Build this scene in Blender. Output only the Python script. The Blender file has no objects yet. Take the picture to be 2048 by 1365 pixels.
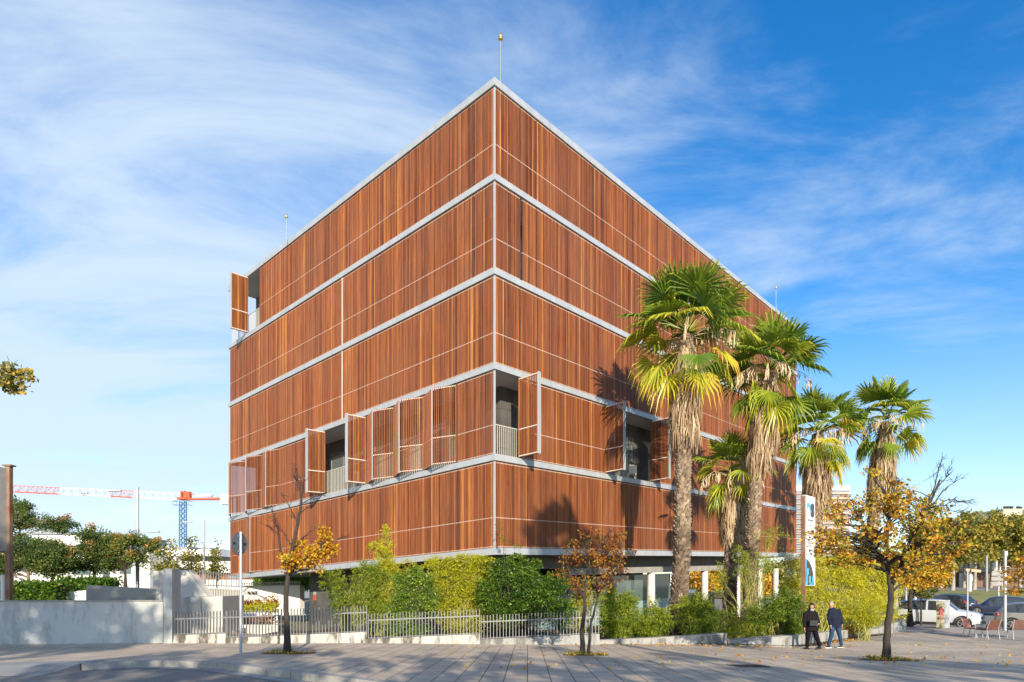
import bpy, math, random
import numpy as np
from mathutils import Vector, Matrix
R = math.radians
random.seed(7); rng = np.random.default_rng(7)
scene = bpy.context.scene
COL = scene.collection
# ---------------------------------------------------------------- camera
CZ = 1.6; FPX = 1265.0; CX = 1024.0; HY = 1171.0
cam_d = bpy.data.cameras.new('camera'); cam = bpy.data.objects.new('camera', cam_d); COL.objects.link(cam)
cam.location = (0, 0, CZ); cam.rotation_euler = (R(90), 0, 0)
cam_d.sensor_width = 36; cam_d.lens = 36*FPX/2048; cam_d.shift_y = (HY-682.5)/2048
cam_d.clip_start = .1; cam_d.clip_end = 5000
scene.camera = cam
# ---------------------------------------------------------------- light
SUN_TO = Vector((-.17, .93, -.335)).normalized()          # where the sunlight travels
SUN_EL = math.asin(-SUN_TO.z); SUN_AZ = math.atan2(-SUN_TO.x, -SUN_TO.y)
sd = bpy.data.lights.new('sun', 'SUN'); sd.energy = 4.0; sd.angle = R(.5); sd.color = (1.0, .87, .70)
sun = bpy.data.objects.new('sun', sd); COL.objects.link(sun)
sun.rotation_euler = SUN_TO.to_track_quat('-Z', 'Y').to_euler()
w = bpy.data.worlds.new('World'); scene.world = w; w.use_nodes = True
nt = w.node_tree; nt.nodes.clear()
N = nt.nodes.new; Lk = nt.links.new
def wmath(op, a, b=None, clamp=False):
    n = N('ShaderNodeMath'); n.operation = op; n.use_clamp = clamp
    for i, v in enumerate((a, b)):
        if v is None: continue
        if isinstance(v, (int, float)): n.inputs[i].default_value = v
        else: Lk(v, n.inputs[i])
    return n.outputs[0]
sky = N('ShaderNodeTexSky'); sky.sky_type = 'NISHITA'; sky.sun_disc = False
sky.sun_elevation = SUN_EL; sky.sun_rotation = SUN_AZ; sky.air_density = 1.0; sky.dust_density = .3; sky.ozone_density = 2.0
hs = N('ShaderNodeHueSaturation'); hs.inputs['Saturation'].default_value = 1.42; hs.inputs['Value'].default_value = 1.0; hs.inputs['Hue'].default_value = .506
Lk(sky.outputs[0], hs.inputs['Color'])
tc = N('ShaderNodeTexCoord'); sp = N('ShaderNodeSeparateXYZ'); Lk(tc.outputs['Generated'], sp.inputs[0])
zz = wmath('ADD', wmath('MAXIMUM', sp.outputs[2], 0.0), .16)
u = wmath('DIVIDE', sp.outputs[0], zz); v = wmath('DIVIDE', sp.outputs[1], zz)
cb = N('ShaderNodeCombineXYZ'); Lk(u, cb.inputs[0]); Lk(v, cb.inputs[1])
mp = N('ShaderNodeMapping'); mp.inputs['Rotation'].default_value = (0, 0, R(-62)); mp.inputs['Scale'].default_value = (.7, 1.7, 1)
Lk(cb.outputs[0], mp.inputs[0])
n1 = N('ShaderNodeTexNoise'); n1.inputs['Scale'].default_value = 1.5; n1.inputs['Detail'].default_value = 11; n1.inputs['Roughness'].default_value = .62; n1.inputs['Distortion'].default_value = .5
Lk(mp.outputs[0], n1.inputs[0])
n2 = N('ShaderNodeTexNoise'); n2.inputs['Scale'].default_value = .55; n2.inputs['Detail'].default_value = 3
mp2 = N('ShaderNodeMapping'); mp2.inputs['Location'].default_value = (3.1, 1.7, 0); Lk(cb.outputs[0], mp2.inputs[0]); Lk(mp2.outputs[0], n2.inputs[0])
# more cloud to the left of the view and low down
side = wmath('MULTIPLY', sp.outputs[0], -.50)
low = wmath('MULTIPLY', wmath('SUBTRACT', .68, sp.outputs[2]), .42)
cov = wmath('ADD', wmath('ADD', side, low), wmath('MULTIPLY', n2.outputs[0], .55))
dens = wmath('ADD', wmath('MULTIPLY', n1.outputs[0], 1.5), wmath('SUBTRACT', cov, .90))
cr = N('ShaderNodeMapRange'); cr.interpolation_type = 'SMOOTHSTEP'
cr.inputs['From Min'].default_value = -.10; cr.inputs['From Max'].default_value = .60; cr.inputs['To Max'].default_value = .88
Lk(dens, cr.inputs['Value'])
hz = N('ShaderNodeMapRange'); hz.inputs['From Min'].default_value = 0.0; hz.inputs['From Max'].default_value = .42
hz.inputs['To Min'].default_value = .55; hz.inputs['To Max'].default_value = 0; hz.interpolation_type = 'SMOOTHSTEP'; Lk(sp.outputs[2], hz.inputs['Value'])
veil = N('ShaderNodeMapRange'); veil.interpolation_type = 'SMOOTHSTEP'; veil.inputs['From Min'].default_value = .08; veil.inputs['From Max'].default_value = .95; veil.inputs['To Max'].default_value = .72
Lk(wmath('ADD', wmath('ADD', wmath('MULTIPLY', sp.outputs[0], -.95), wmath('MULTIPLY', n2.outputs[0], 1.0)), wmath('MULTIPLY', sp.outputs[2], -.80)), veil.inputs['Value'])
fac = wmath('MAXIMUM', wmath('MAXIMUM', cr.outputs[0], wmath('MULTIPLY', veil.outputs[0], wmath('ADD', wmath('MULTIPLY', n1.outputs[0], 1.9), -.02))), hz.outputs[0], True)
mix = N('ShaderNodeMix'); mix.data_type = 'RGBA'
Lk(fac, mix.inputs['Factor']); Lk(hs.outputs[0], mix.inputs['A']); mix.inputs['B'].default_value = (3.0, 3.55, 4.15, 1)
bg = N('ShaderNodeBackground'); bg.inputs['Strength'].default_value = .15; Lk(mix.outputs['Result'], bg.inputs[0])
wo = N('ShaderNodeOutputWorld'); Lk(bg.outputs[0], wo.inputs[0])
vs = scene.view_settings; vs.view_transform = 'Standard'; vs.look = 'None'; vs.exposure = .74; vs.gamma = 1; vs.use_curve_mapping = False
# ---------------------------------------------------------------- mesh helpers
class MB:
    def __init__(s): s.v = []; s.f = []; s.n = 0
    def add(s, v, f, mi=0, rnd=None):
        v = np.asarray(v, float).reshape(-1, 3); f = np.asarray(f, int)
        if f.ndim == 1: f = f[None]
        r = np.full(len(f), random.random()) if rnd is None else np.broadcast_to(np.asarray(rnd, float), (len(f),))
        m = np.broadcast_to(np.asarray(mi), (len(f),))
        s.v.append(v); s.f.append((f+s.n, m, r)); s.n += len(v); return s
    def merge(s, o):
        for v in o.v: s.v.append(v)
        for f, m, r in o.f: s.f.append((f+s.n, m, r))
        s.n += o.n; return s
    def build(s, name, mats, parent=None, smooth=False):
        me = bpy.data.meshes.new(name)
        if not isinstance(mats, (list, tuple)): mats = [mats]
        for m in mats: me.materials.append(m)
        if s.n:
            v = np.concatenate(s.v)
            off = np.array(parent.location) if parent is not None else np.zeros(3)
            v = v-off
            fl = np.concatenate([f.ravel() for f, _, _ in s.f]); cn = np.concatenate([np.full(len(f), f.shape[1]) for f, _, _ in s.f])
            mi = np.concatenate([m for _, m, _ in s.f]); rn = np.concatenate([r for _, _, r in s.f])
            me.vertices.add(len(v)); me.vertices.foreach_set('co', v.ravel().astype(np.float32))
            me.loops.add(len(fl)); me.loops.foreach_set('vertex_index', fl.astype(np.int32))
            me.polygons.add(len(cn)); st = np.concatenate([[0], np.cumsum(cn)[:-1]])
            me.polygons.foreach_set('loop_start', st.astype(np.int32))
            me.polygons.foreach_set('material_index', mi.astype(np.int32))
            me.polygons.foreach_set('use_smooth', np.full(len(cn), bool(smooth)))
            a = me.attributes.new('rnd', 'FLOAT', 'FACE'); a.data.foreach_set('value', rn.astype(np.float32))
            me.update(calc_edges=True); me.validate()
        o = bpy.data.objects.new(name, me); COL.objects.link(o)
        if parent is not None: o.parent = parent
        return o
BF = np.array([[0, 3, 2, 1], [4, 5, 6, 7], [0, 1, 5, 4], [1, 2, 6, 5], [2, 3, 7, 6], [3, 0, 4, 7]])
def box(mb, c, s, rz=0, mi=0, rnd=None, taper=1):
    x, y, z = s[0]/2, s[1]/2, s[2]/2; t = taper
    v = np.array([[-x, -y, -z], [x, -y, -z], [x, y, -z], [-x, y, -z], [-x*t, -y*t, z], [x*t, -y*t, z], [x*t, y*t, z], [-x*t, y*t, z]])
    if rz:
        cc, ss = math.cos(rz), math.sin(rz); v = np.stack([v[:, 0]*cc-v[:, 1]*ss, v[:, 0]*ss+v[:, 1]*cc, v[:, 2]], 1)
    return mb.add(v+np.array(c, float), BF, mi, rnd)
def bar(mb, A, B, w, h, mi=0, rnd=None, up=(0, 0, 1)):
    A = Vector(A); B = Vector(B); d = (B-A).normalized(); u = Vector(up)
    if abs(d.dot(u)) > .99: u = Vector((0, 1, 0))
    s = d.cross(u).normalized()*(w/2); t = s.cross(d).normalized()*(h/2)
    v = [A-s-t, A+s-t, A+s+t, A-s+t, B-s-t, B+s-t, B+s+t, B-s+t]
    return mb.add([tuple(p) for p in v], BF, mi, rnd)
def slabpoly(mb, pts, z0, z1, mi=0, rnd=None):
    """pts: list of (x,y); z0,z1 scalars or functions"""
    n = len(pts); f0 = z0 if callable(z0) else (lambda x, y: z0); f1 = z1 if callable(z1) else (lambda x, y: z1)
    v = [(x, y, f0(x, y)) for x, y in pts]+[(x, y, f1(x, y)) for x, y in pts]
    mb.add(v, [list(range(n-1, -1, -1)), list(range(n, 2*n))], mi, rnd)
    mb.add(v, [[i, (i+1) % n, n+(i+1) % n, n+i] for i in range(n)], mi, rnd)
    return mb
def tube(mb, pts, rad, n=8, mi=0, rnd=None, cap=True):
    pts = [Vector(p) for p in pts]; m = len(pts)
    if not hasattr(rad, '__len__'): rad = [rad]*m
    vs_ = []; ref = None
    for i, p in enumerate(pts):
        d = (pts[min(i+1, m-1)]-pts[max(i-1, 0)])
        d = d.normalized() if d.length > 1e-9 else Vector((0, 0, 1))
        if ref is None: ref = d.orthogonal().normalized()
        ref = (ref-d*ref.dot(d)); ref = ref.normalized() if ref.length > 1e-6 else d.orthogonal().normalized()
        b = d.cross(ref)
        for k in range(n):
            a = 2*math.pi*k/n; q = p+(ref*math.cos(a)+b*math.sin(a))*rad[i]; vs_.append(tuple(q))
    f = [[i*n+k, i*n+(k+1) % n, (i+1)*n+(k+1) % n, (i+1)*n+k] for i in range(m-1) for k in range(n)]
    r = random.random() if rnd is None else rnd
    mb.add(vs_, f, mi, r)
    if cap:
        mb.add(vs_[:n], [list(range(n-1, -1, -1))], mi, r); mb.add(vs_[-n:], [list(range(n))], mi, r)
    return mb
def lathe(mb, c, prof, n=16, mi=0, rnd=None):
    return tube(mb, [(c[0], c[1], c[2]+z) for r, z in prof], [max(r, .001) for r, z in prof], n, mi, rnd)
def disc(mb, c, r, nrm, n=24, t=.01, mi=0, rnd=None):
    c = Vector(c); nrm = Vector(nrm).normalized()
    return tube(mb, [c-nrm*t/2, c+nrm*t/2], r, n, mi, rnd)
# ---------------------------------------------------------------- objects
def tag(o, label=None, cat=None, group=None, kind=None):
    if label: o['label'] = label
    if cat: o['category'] = cat
    if group: o['group'] = group
    if kind: o['kind'] = kind
    return o
def thing(name, label, cat, loc=(0, 0, 0), group=None):
    o = bpy.data.objects.new(name, None); COL.objects.link(o); o.location = loc; o.empty_display_size = .2
    return tag(o, label, cat, group)
def copy_thing(o, loc, label, rz=None, scale=None):
    def rec(s, par):
        c = s.copy(); COL.objects.link(c); c.parent = par
        for ch in s.children: rec(ch, c)
        return c
    c = rec(o, None); c.location = loc; c['label'] = label
    if rz is not None: c.rotation_euler = (0, 0, rz)
    if scale is not None: c.scale = scale if hasattr(scale, '__len__') else (scale,)*3
    return c
def struct(name, mb, mat, smooth=False): return tag(mb.build(name, mat, None, smooth), kind='structure')
def P(px, py, Y): return np.array([(px-CX)/FPX*Y, Y, CZ-(py-HY)/FPX*Y])
def PX(px, Y): return (px-CX)/FPX*Y
# ---------------------------------------------------------------- materials
def srgb(r, g, b):
    f = lambda c: (c/12.92 if c <= .04045 else ((c+.055)/1.055)**2.4)
    return (f(r/255), f(g/255), f(b/255))
def mat(name, col, rough=.7, metal=0., col2=None, scale=3., detail=4, bump=0., bscale=None, spec=.5, stretch=None, emis=None, rnd=None, alpha=None, transm=0):
    m = bpy.data.materials.new(name); m.use_nodes = True; t = m.node_tree; b = t.nodes['Principled BSDF']
    b.inputs['Base Color'].default_value = (*col, 1); b.inputs['Roughness'].default_value = rough; b.inputs['Metallic'].default_value = metal
    b.inputs['Specular IOR Level'].default_value = spec
    if transm: b.inputs['Transmission Weight'].default_value = transm
    tcn = t.nodes.new('ShaderNodeTexCoord'); mpn = t.nodes.new('ShaderNodeMapping'); t.links.new(tcn.outputs['Object'], mpn.inputs[0])
    if stretch: mpn.inputs['Scale'].default_value = stretch
    last = None
    if col2 is not None:
        n = t.nodes.new('ShaderNodeTexNoise'); n.inputs['Scale'].default_value = scale; n.inputs['Detail'].default_value = detail; n.inputs['Roughness'].default_value = .6
        t.links.new(mpn.outputs[0], n.inputs[0])
        mr = t.nodes.new('ShaderNodeMapRange'); mr.inputs['From Min'].default_value = .33; mr.inputs['From Max'].default_value = .67; t.links.new(n.outputs[0], mr.inputs[0])
        mx = t.nodes.new('ShaderNodeMix'); mx.data_type = 'RGBA'; mx.inputs['A'].default_value = (*col, 1); mx.inputs['B'].default_value = (*col2, 1)
        t.links.new(mr.outputs[0], mx.inputs['Factor']); last = mx.outputs['Result']
        t.links.new(last, b.inputs['Base Color'])
    if rnd is not None:       # per-face value variation
        at = t.nodes.new('ShaderNodeAttribute'); at.attribute_name = 'rnd'
        mr = t.nodes.new('ShaderNodeMapRange'); mr.inputs['To Min'].default_value = 1-rnd; mr.inputs['To Max'].default_value = 1+rnd; t.links.new(at.outputs['Fac'], mr.inputs[0])
        vm = t.nodes.new('ShaderNodeVectorMath'); vm.operation = 'SCALE'
        if last is not None: t.links.new(last, vm.inputs[0])
        else: vm.inputs[0].default_value = col
        t.links.new(mr.outputs[0], vm.inputs['Scale']); t.links.new(vm.outputs[0], b.inputs['Base Color'])
    if bump:
        n = t.nodes.new('ShaderNodeTexNoise'); n.inputs['Scale'].default_value = bscale or scale*6; n.inputs['Detail'].default_value = 5; t.links.new(mpn.outputs[0], n.inputs[0])
        bp = t.nodes.new('ShaderNodeBump'); bp.inputs['Strength'].default_value = bump; bp.inputs['Distance'].default_value = .02
        t.links.new(n.outputs[0], bp.inputs['Height']); t.links.new(bp.outputs[0], b.inputs['Normal'])
    return m
def ramp_mat(name, stops, rough=.6, transl=0., noise=None, spec=.4, attr='rnd'):
    """colour by the per-face random attribute; optional translucency for leaves; noise=(stretch,amount)"""
    m = bpy.data.materials.new(name); m.use_nodes = True; t = m.node_tree; b = t.nodes['Principled BSDF']
    b.inputs['Roughness'].default_value = rough; b.inputs['Specular IOR Level'].default_value = spec
    at = t.nodes.new('ShaderNodeAttribute'); at.attribute_name = attr
    cr_ = t.nodes.new('ShaderNodeValToRGB'); t.links.new(at.outputs['Fac'], cr_.inputs[0])
    while len(cr_.color_ramp.elements) < len(stops): cr_.color_ramp.elements.new(.5)
    for e, (p, c) in zip(cr_.color_ramp.elements, stops): e.position = p; e.color = (*c, 1)
    out = cr_.outputs[0]
    if noise:
        tcn = t.nodes.new('ShaderNodeTexCoord'); mpn = t.nodes.new('ShaderNodeMapping'); mpn.inputs['Scale'].default_value = noise[0]; t.links.new(tcn.outputs['Object'], mpn.inputs[0])
        n = t.nodes.new('ShaderNodeTexNoise'); n.inputs['Scale'].default_value = 1; n.inputs['Detail'].default_value = 5; t.links.new(mpn.outputs[0], n.inputs[0])
        mr = t.nodes.new('ShaderNodeMapRange'); mr.inputs['From Min'].default_value = .3; mr.inputs['From Max'].default_value = .7
        mr.inputs['To Min'].default_value = 1-noise[1]; mr.inputs['To Max'].default_value = 1+noise[1]; t.links.new(n.outputs[0], mr.inputs[0])
        vm = t.nodes.new('ShaderNodeVectorMath'); vm.operation = 'SCALE'; t.links.new(out, vm.inputs[0]); t.links.new(mr.outputs[0], vm.inputs['Scale']); out = vm.outputs[0]
    if noise and len(noise) > 2:      # broad weathering: greyer, sun-bleached areas
        n3 = t.nodes.new('ShaderNodeTexNoise'); n3.inputs['Scale'].default_value = .42; n3.inputs['Detail'].default_value = 6; n3.inputs['Roughness'].default_value = .7; t.links.new(tcn.outputs['Object'], n3.inputs[0])
        m3 = t.nodes.new('ShaderNodeMapRange'); m3.inputs['From Min'].default_value = .42; m3.inputs['From Max'].default_value = .72; m3.inputs['To Max'].default_value = noise[2]; t.links.new(n3.outputs[0], m3.inputs[0])
        x3 = t.nodes.new('ShaderNodeMix'); x3.data_type = 'RGBA'; t.links.new(m3.outputs[0], x3.inputs['Factor']); t.links.new(out, x3.inputs['A']); x3.inputs['B'].default_value = (.20, .115, .075, 1); out = x3.outputs['Result']
    t.links.new(out, b.inputs['Base Color'])
    if transl:
        tr = t.nodes.new('ShaderNodeBsdfTranslucent'); t.links.new(out, tr.inputs[0])
        ms = t.nodes.new('ShaderNodeMixShader'); ms.inputs[0].default_value = transl
        t.links.new(b.outputs[0], ms.inputs[1]); t.links.new(tr.outputs[0], ms.inputs[2]); t.links.new(ms.outputs[0], t.nodes['Material Output'].inputs[0])
    return m
def brickmat(name, c1, c2, mortar, bw, bh, msize, rough=.8, offset=.5, bump=.3, vec=None, noise=.15, rot=0, squash=1, var=(0, 0, 0)):
    """brick / slab pattern in object space: vec 'XY' ground, 'XZ' walls facing y, 'SZ' runs along the wall whatever its direction"""
    m = bpy.data.materials.new(name); m.use_nodes = True; t = m.node_tree; b = t.nodes['Principled BSDF']; b.inputs['Roughness'].default_value = rough
    tcn = t.nodes.new('ShaderNodeTexCoord'); mpn = t.nodes.new('ShaderNodeMapping'); t.links.new(tcn.outputs['Object'], mpn.inputs[0])
    mpn.inputs['Rotation'].default_value = (0, 0, rot)
    src = mpn.outputs[0]
    if vec == 'XZ':
        s_ = t.nodes.new('ShaderNodeSeparateXYZ'); c_ = t.nodes.new('ShaderNodeCombineXYZ'); t.links.new(src, s_.inputs[0]); t.links.new(s_.outputs[0], c_.inputs[0]); t.links.new(s_.outputs[2], c_.inputs[1]); src = c_.outputs[0]
    br = t.nodes.new('ShaderNodeTexBrick'); t.links.new(src, br.inputs[0]); br.offset = offset
    br.inputs['Color1'].default_value = (*c1, 1); br.inputs['Color2'].default_value = (*c2, 1); br.inputs['Mortar'].default_value = (*mortar, 1)
    br.inputs['Scale'].default_value = 1; br.inputs['Brick Width'].default_value = bw; br.inputs['Row Height'].default_value = bh; br.inputs['Mortar Size'].default_value = msize
    br.inputs['Mortar Smooth'].default_value = .1; br.inputs['Bias'].default_value = 0
    n = t.nodes.new('ShaderNodeTexNoise'); n.inputs['Scale'].default_value = .9; n.inputs['Detail'].default_value = 8; n.inputs['Roughness'].default_value = .65; t.links.new(tcn.outputs['Object'], n.inputs[0])
    mr = t.nodes.new('ShaderNodeMapRange'); mr.inputs['From Min'].default_value = .3; mr.inputs['From Max'].default_value = .7; mr.inputs['To Min'].default_value = 1-noise; mr.inputs['To Max'].default_value = 1+noise
    t.links.new(n.outputs[0], mr.inputs[0])
    vm = t.nodes.new('ShaderNodeVectorMath'); vm.operation = 'SCALE'; t.links.new(br.outputs[0], vm.inputs[0]); t.links.new(mr.outputs[0], vm.inputs['Scale']); t.links.new(vm.outputs[0], b.inputs['Base Color'])
    bp = t.nodes.new('ShaderNodeBump'); bp.inputs['Strength'].default_value = bump; bp.inputs['Distance'].default_value = .01; bp.invert = True
    t.links.new(br.outputs['Fac'], bp.inputs['Height']); t.links.new(bp.outputs[0], b.inputs['Normal'])
    return m
M = {}
M['steel'] = mat('galvanised_steel', (.47, .50, .525), .45, .12, (.38, .415, .44), 1.6, 8, bump=.05, stretch=(1.5, 1.5, .35))
M['steel_dark'] = mat('grey_steel', (.33, .35, .37), .45, .4, (.26, .28, .30), 4)
M['cream_steel'] = mat('cream_painted_steel', (.62, .60, .52), .5, .1)
M['wood'] = ramp_mat('wood_slat', [(0, (.125, .038, .015)), (.25, (.205, .063, .023)), (.55, (.285, .088, .029)), (.82, (.38, .132, .037)), (1, (.56, .23, .052))], .5, noise=((24, 24, .8), .36, .34))
M['tip'] = mat('slat_spacer', (.74, .68, .60), .6)
M['stone_dark'] = brickmat('dark_stone_cladding', (.085, .080, .075), (.125, .12, .11), (.05, .05, .048), .45, .9, .008, vec='XZ', offset=.5, noise=.3)
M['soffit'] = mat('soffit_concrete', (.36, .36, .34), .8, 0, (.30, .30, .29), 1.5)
M['ceiling'] = mat('gallery_ceiling', (.55, .55, .53), .8)
M['concrete'] = mat('concrete', (.36, .35, .31), .85, 0, (.27, .26, .235), 1.6, 8, .25, 20)
M['concrete_dk'] = mat('fair_faced_concrete', (.20, .19, .17), .85, 0, (.14, .135, .12), 2.2, 8, .25, 14, stretch=(3, 3, .6))
M['plaster'] = mat('white_plaster', (.68, .68, .64), .8, 0, (.60, .60, .56), 1.2, 6, .05)
M['black'] = mat('dark_rubber', (.02, .02, .022), .6)
# ---------------------------------------------------------------- ground height (thin-plate fit of measured points)
_cp = []
for px in (0, 500, 1024, 1500, 2048): _cp.append((PX(px, 10.4), 10.4, -(1365-HY)/FPX*10.4))
for x in (-60, -20, 0, 20, 60): _cp += [(x, 0, -1.26), (x, -30, -1.1)]
for px, py, Y in [(200, 1320, 14.7), (575, 1307, 16.8), (1175, 1310, 16.2), (1772, 1320, 14.7), (30, 1292, 19.5), (327, 1286, 21), (700, 1285, 21.3), (1000, 1288, 21.3), (1200, 1288, 21.5), (1454, 1291, 22),
                  (1578, 1295, 22.3), (1640, 1301, 21.9), (1790, 1288, 24), (1950, 1277, 28), (2048, 1277, 28), (1885, 1256, 32), (1875, 1252, 38), (2048, 1260, 34), (1700, 1279, 26.2), (1811, 1262, 32),
                  (2000, 1220, 54), (1830, 1222, 54), (1900, 1197, 66), (2048, 1197, 66), (1900, 1183, 85), (2048, 1183, 85), (1950, 1175, 100),
                  (1302, 1255, 31), (1550, 1248, 40), (989, 1268, 26), (600, 1262, 30), (200, 1203, 32), (0, 1203, 32), (200, 1200, 50), (450, 1195, 50), (380, 1225, 27)]:
    _cp.append((PX(px, Y), Y, -(py-HY)/FPX*Y))
for x in (-260, -100, 0, 100, 260): _cp += [(x, 200, -1.5), (x, 420, -2)]
_cp = np.array(_cp)
def _U(r2): return np.where(r2 > 0, r2*np.log(np.maximum(r2, 1e-12)), 0)
_n = len(_cp); _K = _U(((_cp[:, None, :2]-_cp[None, :, :2])**2).sum(-1))+np.eye(_n)*2.0
_Pm = np.c_[np.ones(_n), _cp[:, :2]]
_A = np.zeros((_n+3, _n+3)); _A[:_n, :_n] = _K; _A[:_n, _n:] = _Pm; _A[_n:, :_n] = _Pm.T
_sol = np.linalg.solve(_A, np.r_[_cp[:, 2], 0, 0, 0])
def gza(X, Y):
    X = np.asarray(X, float); Y = np.asarray(Y, float); sh = X.shape; q = np.c_[X.ravel(), Y.ravel()]
    q[:, 0] = np.clip(q[:, 0], -260, 260); q[:, 1] = np.clip(q[:, 1], -30, 420)
    k = _U(((q[:, None]-_cp[None, :, :2])**2).sum(-1))
    return (k@_sol[:_n]+_sol[_n]+q@_sol[_n+1:]).reshape(sh)+CZ
def gz(x, y): return float(gza([x], [y])[0])
def G(px, Y, dz=0): x = PX(px, Y); return np.array([x, Y, gz(x, Y)+dz])
def sheet(xs, yfun0, yfun1, ny, dz, mb=None):
    """strip mesh: columns xs, rows between two curves"""
    xs = np.asarray(xs, float); t = np.linspace(0, 1, ny)
    y0 = np.array([yfun0(x) for x in xs]); y1 = np.array([yfun1(x) for x in xs])
    X = np.repeat(xs[:, None], ny, 1); Y = y0[:, None]*(1-t)+y1[:, None]*t
    Z = gza(X, Y)+dz; nx = len(xs)
    idx = np.arange(nx*ny).reshape(nx, ny)
    f = np.stack([idx[:-1, :-1], idx[1:, :-1], idx[1:, 1:], idx[:-1, 1:]], -1).reshape(-1, 4)
    mb = mb or MB(); mb.add(np.stack([X, Y, Z], -1), f); return mb
def interp(tab):
    xs = [a for a, b in tab]; ys = [b for a, b in tab]
    return lambda x: float(np.interp(x, xs, ys))
# materials of the ground
M['paving'] = brickmat('paving_slabs', (.47, .385, .285), (.555, .46, .345), (.16, .14, .115), .60, .40, .011, .85, bump=.5, rot=R(91.4), noise=.22)
M['plaza'] = brickmat('plaza_paving', (.36, .32, .26), (.40, .355, .29), (.26, .23, .19), .6, .4, .006, .9, bump=.3, rot=R(20), noise=.12)
M['asphalt'] = mat('asphalt', (.28, .26, .23), .9, 0, (.215, .20, .178), 2.5, 8, .6, 160)
M['kerb'] = mat('granite_kerb', (.40, .385, .35), .8, 0, (.30, .29, .265), 9, 8, .3, 60)
M['apron'] = mat('apron_slabs', (.33, .325, .31), .8, 0, (.27, .265, .25), 3, 6, .2, 50)
M['soil'] = mat('soil', (.12, .075, .042), .95, 0, (.07, .048, .03), 6, 8, .8, 30)
M['grass'] = mat('grass', (.19, .21, .045), .95, 0, (.30, .27, .09), .8, 8, .6, 40)
M['earth'] = mat('earth', (.20, .19, .12), .95, 0, (.13, .14, .07), .15, 8)
kt = [(-60, 13.4), (-14, 13.5), (-9.36, 13.7), (-8.8, 14.25), (-7.85, 14.5), (-6.3, 13.95), (-5.3, 13.15), (-4.06, 12.12), (-2.87, 11.2), (-2.2, 10.65), (-1.36, 9.95), (-.2, 9.2), (2, 8.5), (6, 8.0), (12, 7.8), (70, 7.6)]
yk = interp(kt)
kerb_line = lambda x, o=0: 37.1+o*1.346-.9*(x-24.8)        # the street runs diagonally behind the plaza
ye = lambda x: (24. if x < 12 else (24+(x-12)*1.2 if x < 14.5 else (27+(x-14.5)*2.6 if x < 20.04 else max(9.5, kerb_line(x)))))
kx = np.unique(np.r_[np.linspace(-60, -16, 12), np.linspace(-16, 14, 76), np.linspace(14, 88, 50)])
struct('ground', sheet(np.linspace(-900, 900, 61), lambda x: -400, lambda x: 1500, 90, -.60), M['earth'])
struct('pavement', sheet(kx, yk, ye, 44, 0), M['paving'])
struct('road', sheet(kx, lambda x: -25, lambda x: yk(x)+.03, 24, -.135), M['asphalt'])
# kerb: a raised stone edge of separate blocks
mb = MB(); step = .9; x = -9.36; pts = []
ks = np.array([(a, yk(a)) for a in np.linspace(-9.36, 12, 500)]); sd_ = np.r_[0, np.cumsum(np.hypot(*np.diff(ks, axis=0).T))]
for s in np.arange(0, sd_[-1]-step, step):
    r = random.random()
    for q in range(2):
        a = s+q*step/2+(.006 if q == 0 else 0); b = s+(q+1)*step/2-(.006 if q else 0)
        A = np.array([np.interp(a, sd_, ks[:, 0]), np.interp(a, sd_, ks[:, 1])]); B = np.array([np.interp(b, sd_, ks[:, 0]), np.interp(b, sd_, ks[:, 1])])
        d = (B-A)/np.linalg.norm(B-A); nn = np.array([d[1], -d[0]])
        q4 = [A+nn*.20, B+nn*.20, B-nn*.02, A-nn*.02]
        ztap = lambda x_, y_: gz(x_, y_)+.012
        slabpoly(mb, [tuple(p) for p in q4], lambda x_, y_: gz(x_, y_)-.3, ztap, rnd=r)
struct('kerb', mb, M['kerb'])
# gutter strip in front of the kerb
mb = MB(); off = []
for a in np.linspace(-9.2, 11.5, 60):
    y_ = yk(a); off.append((a, y_))
off = np.array(off); tg = np.gradient(off, axis=0); tg /= np.linalg.norm(tg, axis=1)[:, None]; nn = np.c_[tg[:, 1], -tg[:, 0]]
a_ = off+nn*.19; b_ = off+nn*.55
va = np.c_[a_, gza(a_[:, 0], a_[:, 1])-.127]; vb = np.c_[b_, gza(b_[:, 0], b_[:, 1])-.127]
k = len(off); mb.add(np.r_[va, vb], [[i+k, i+k+1, i+1, i] for i in range(k-1)]); struct('gutter', mb, M['apron'])
# dropped apron at the left, sloping from the pavement to the road
mb = MB()
xs = np.linspace(-24, -9.3, 14)
for i in range(13):
    for (ya, da, yb, db) in ((12.5, -.128, 13.62, .006), (13.62, .006, 14.5, .008)):
        v = [(xs[i], ya, gz(xs[i], ya)+da), (xs[i+1], ya, gz(xs[i+1], ya)+da), (xs[i+1], yb, gz(xs[i+1], yb)+db), (xs[i], yb, gz(xs[i], yb)+db)]
        mb.add(v, [[0, 1, 2, 3]])
X_ = -9.3
mb.add([(X_, 12.5, gz(X_, 12.5)-.2), (X_, 13.62, gz(X_, 13.62)-.2), (X_, 13.62, gz(X_, 13.62)+.006), (X_, 12.5, gz(X_, 12.5)-.128)], [[0, 1, 2, 3], [3, 2, 1, 0]])
struct('driveway_apron', mb, M['apron'])
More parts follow.
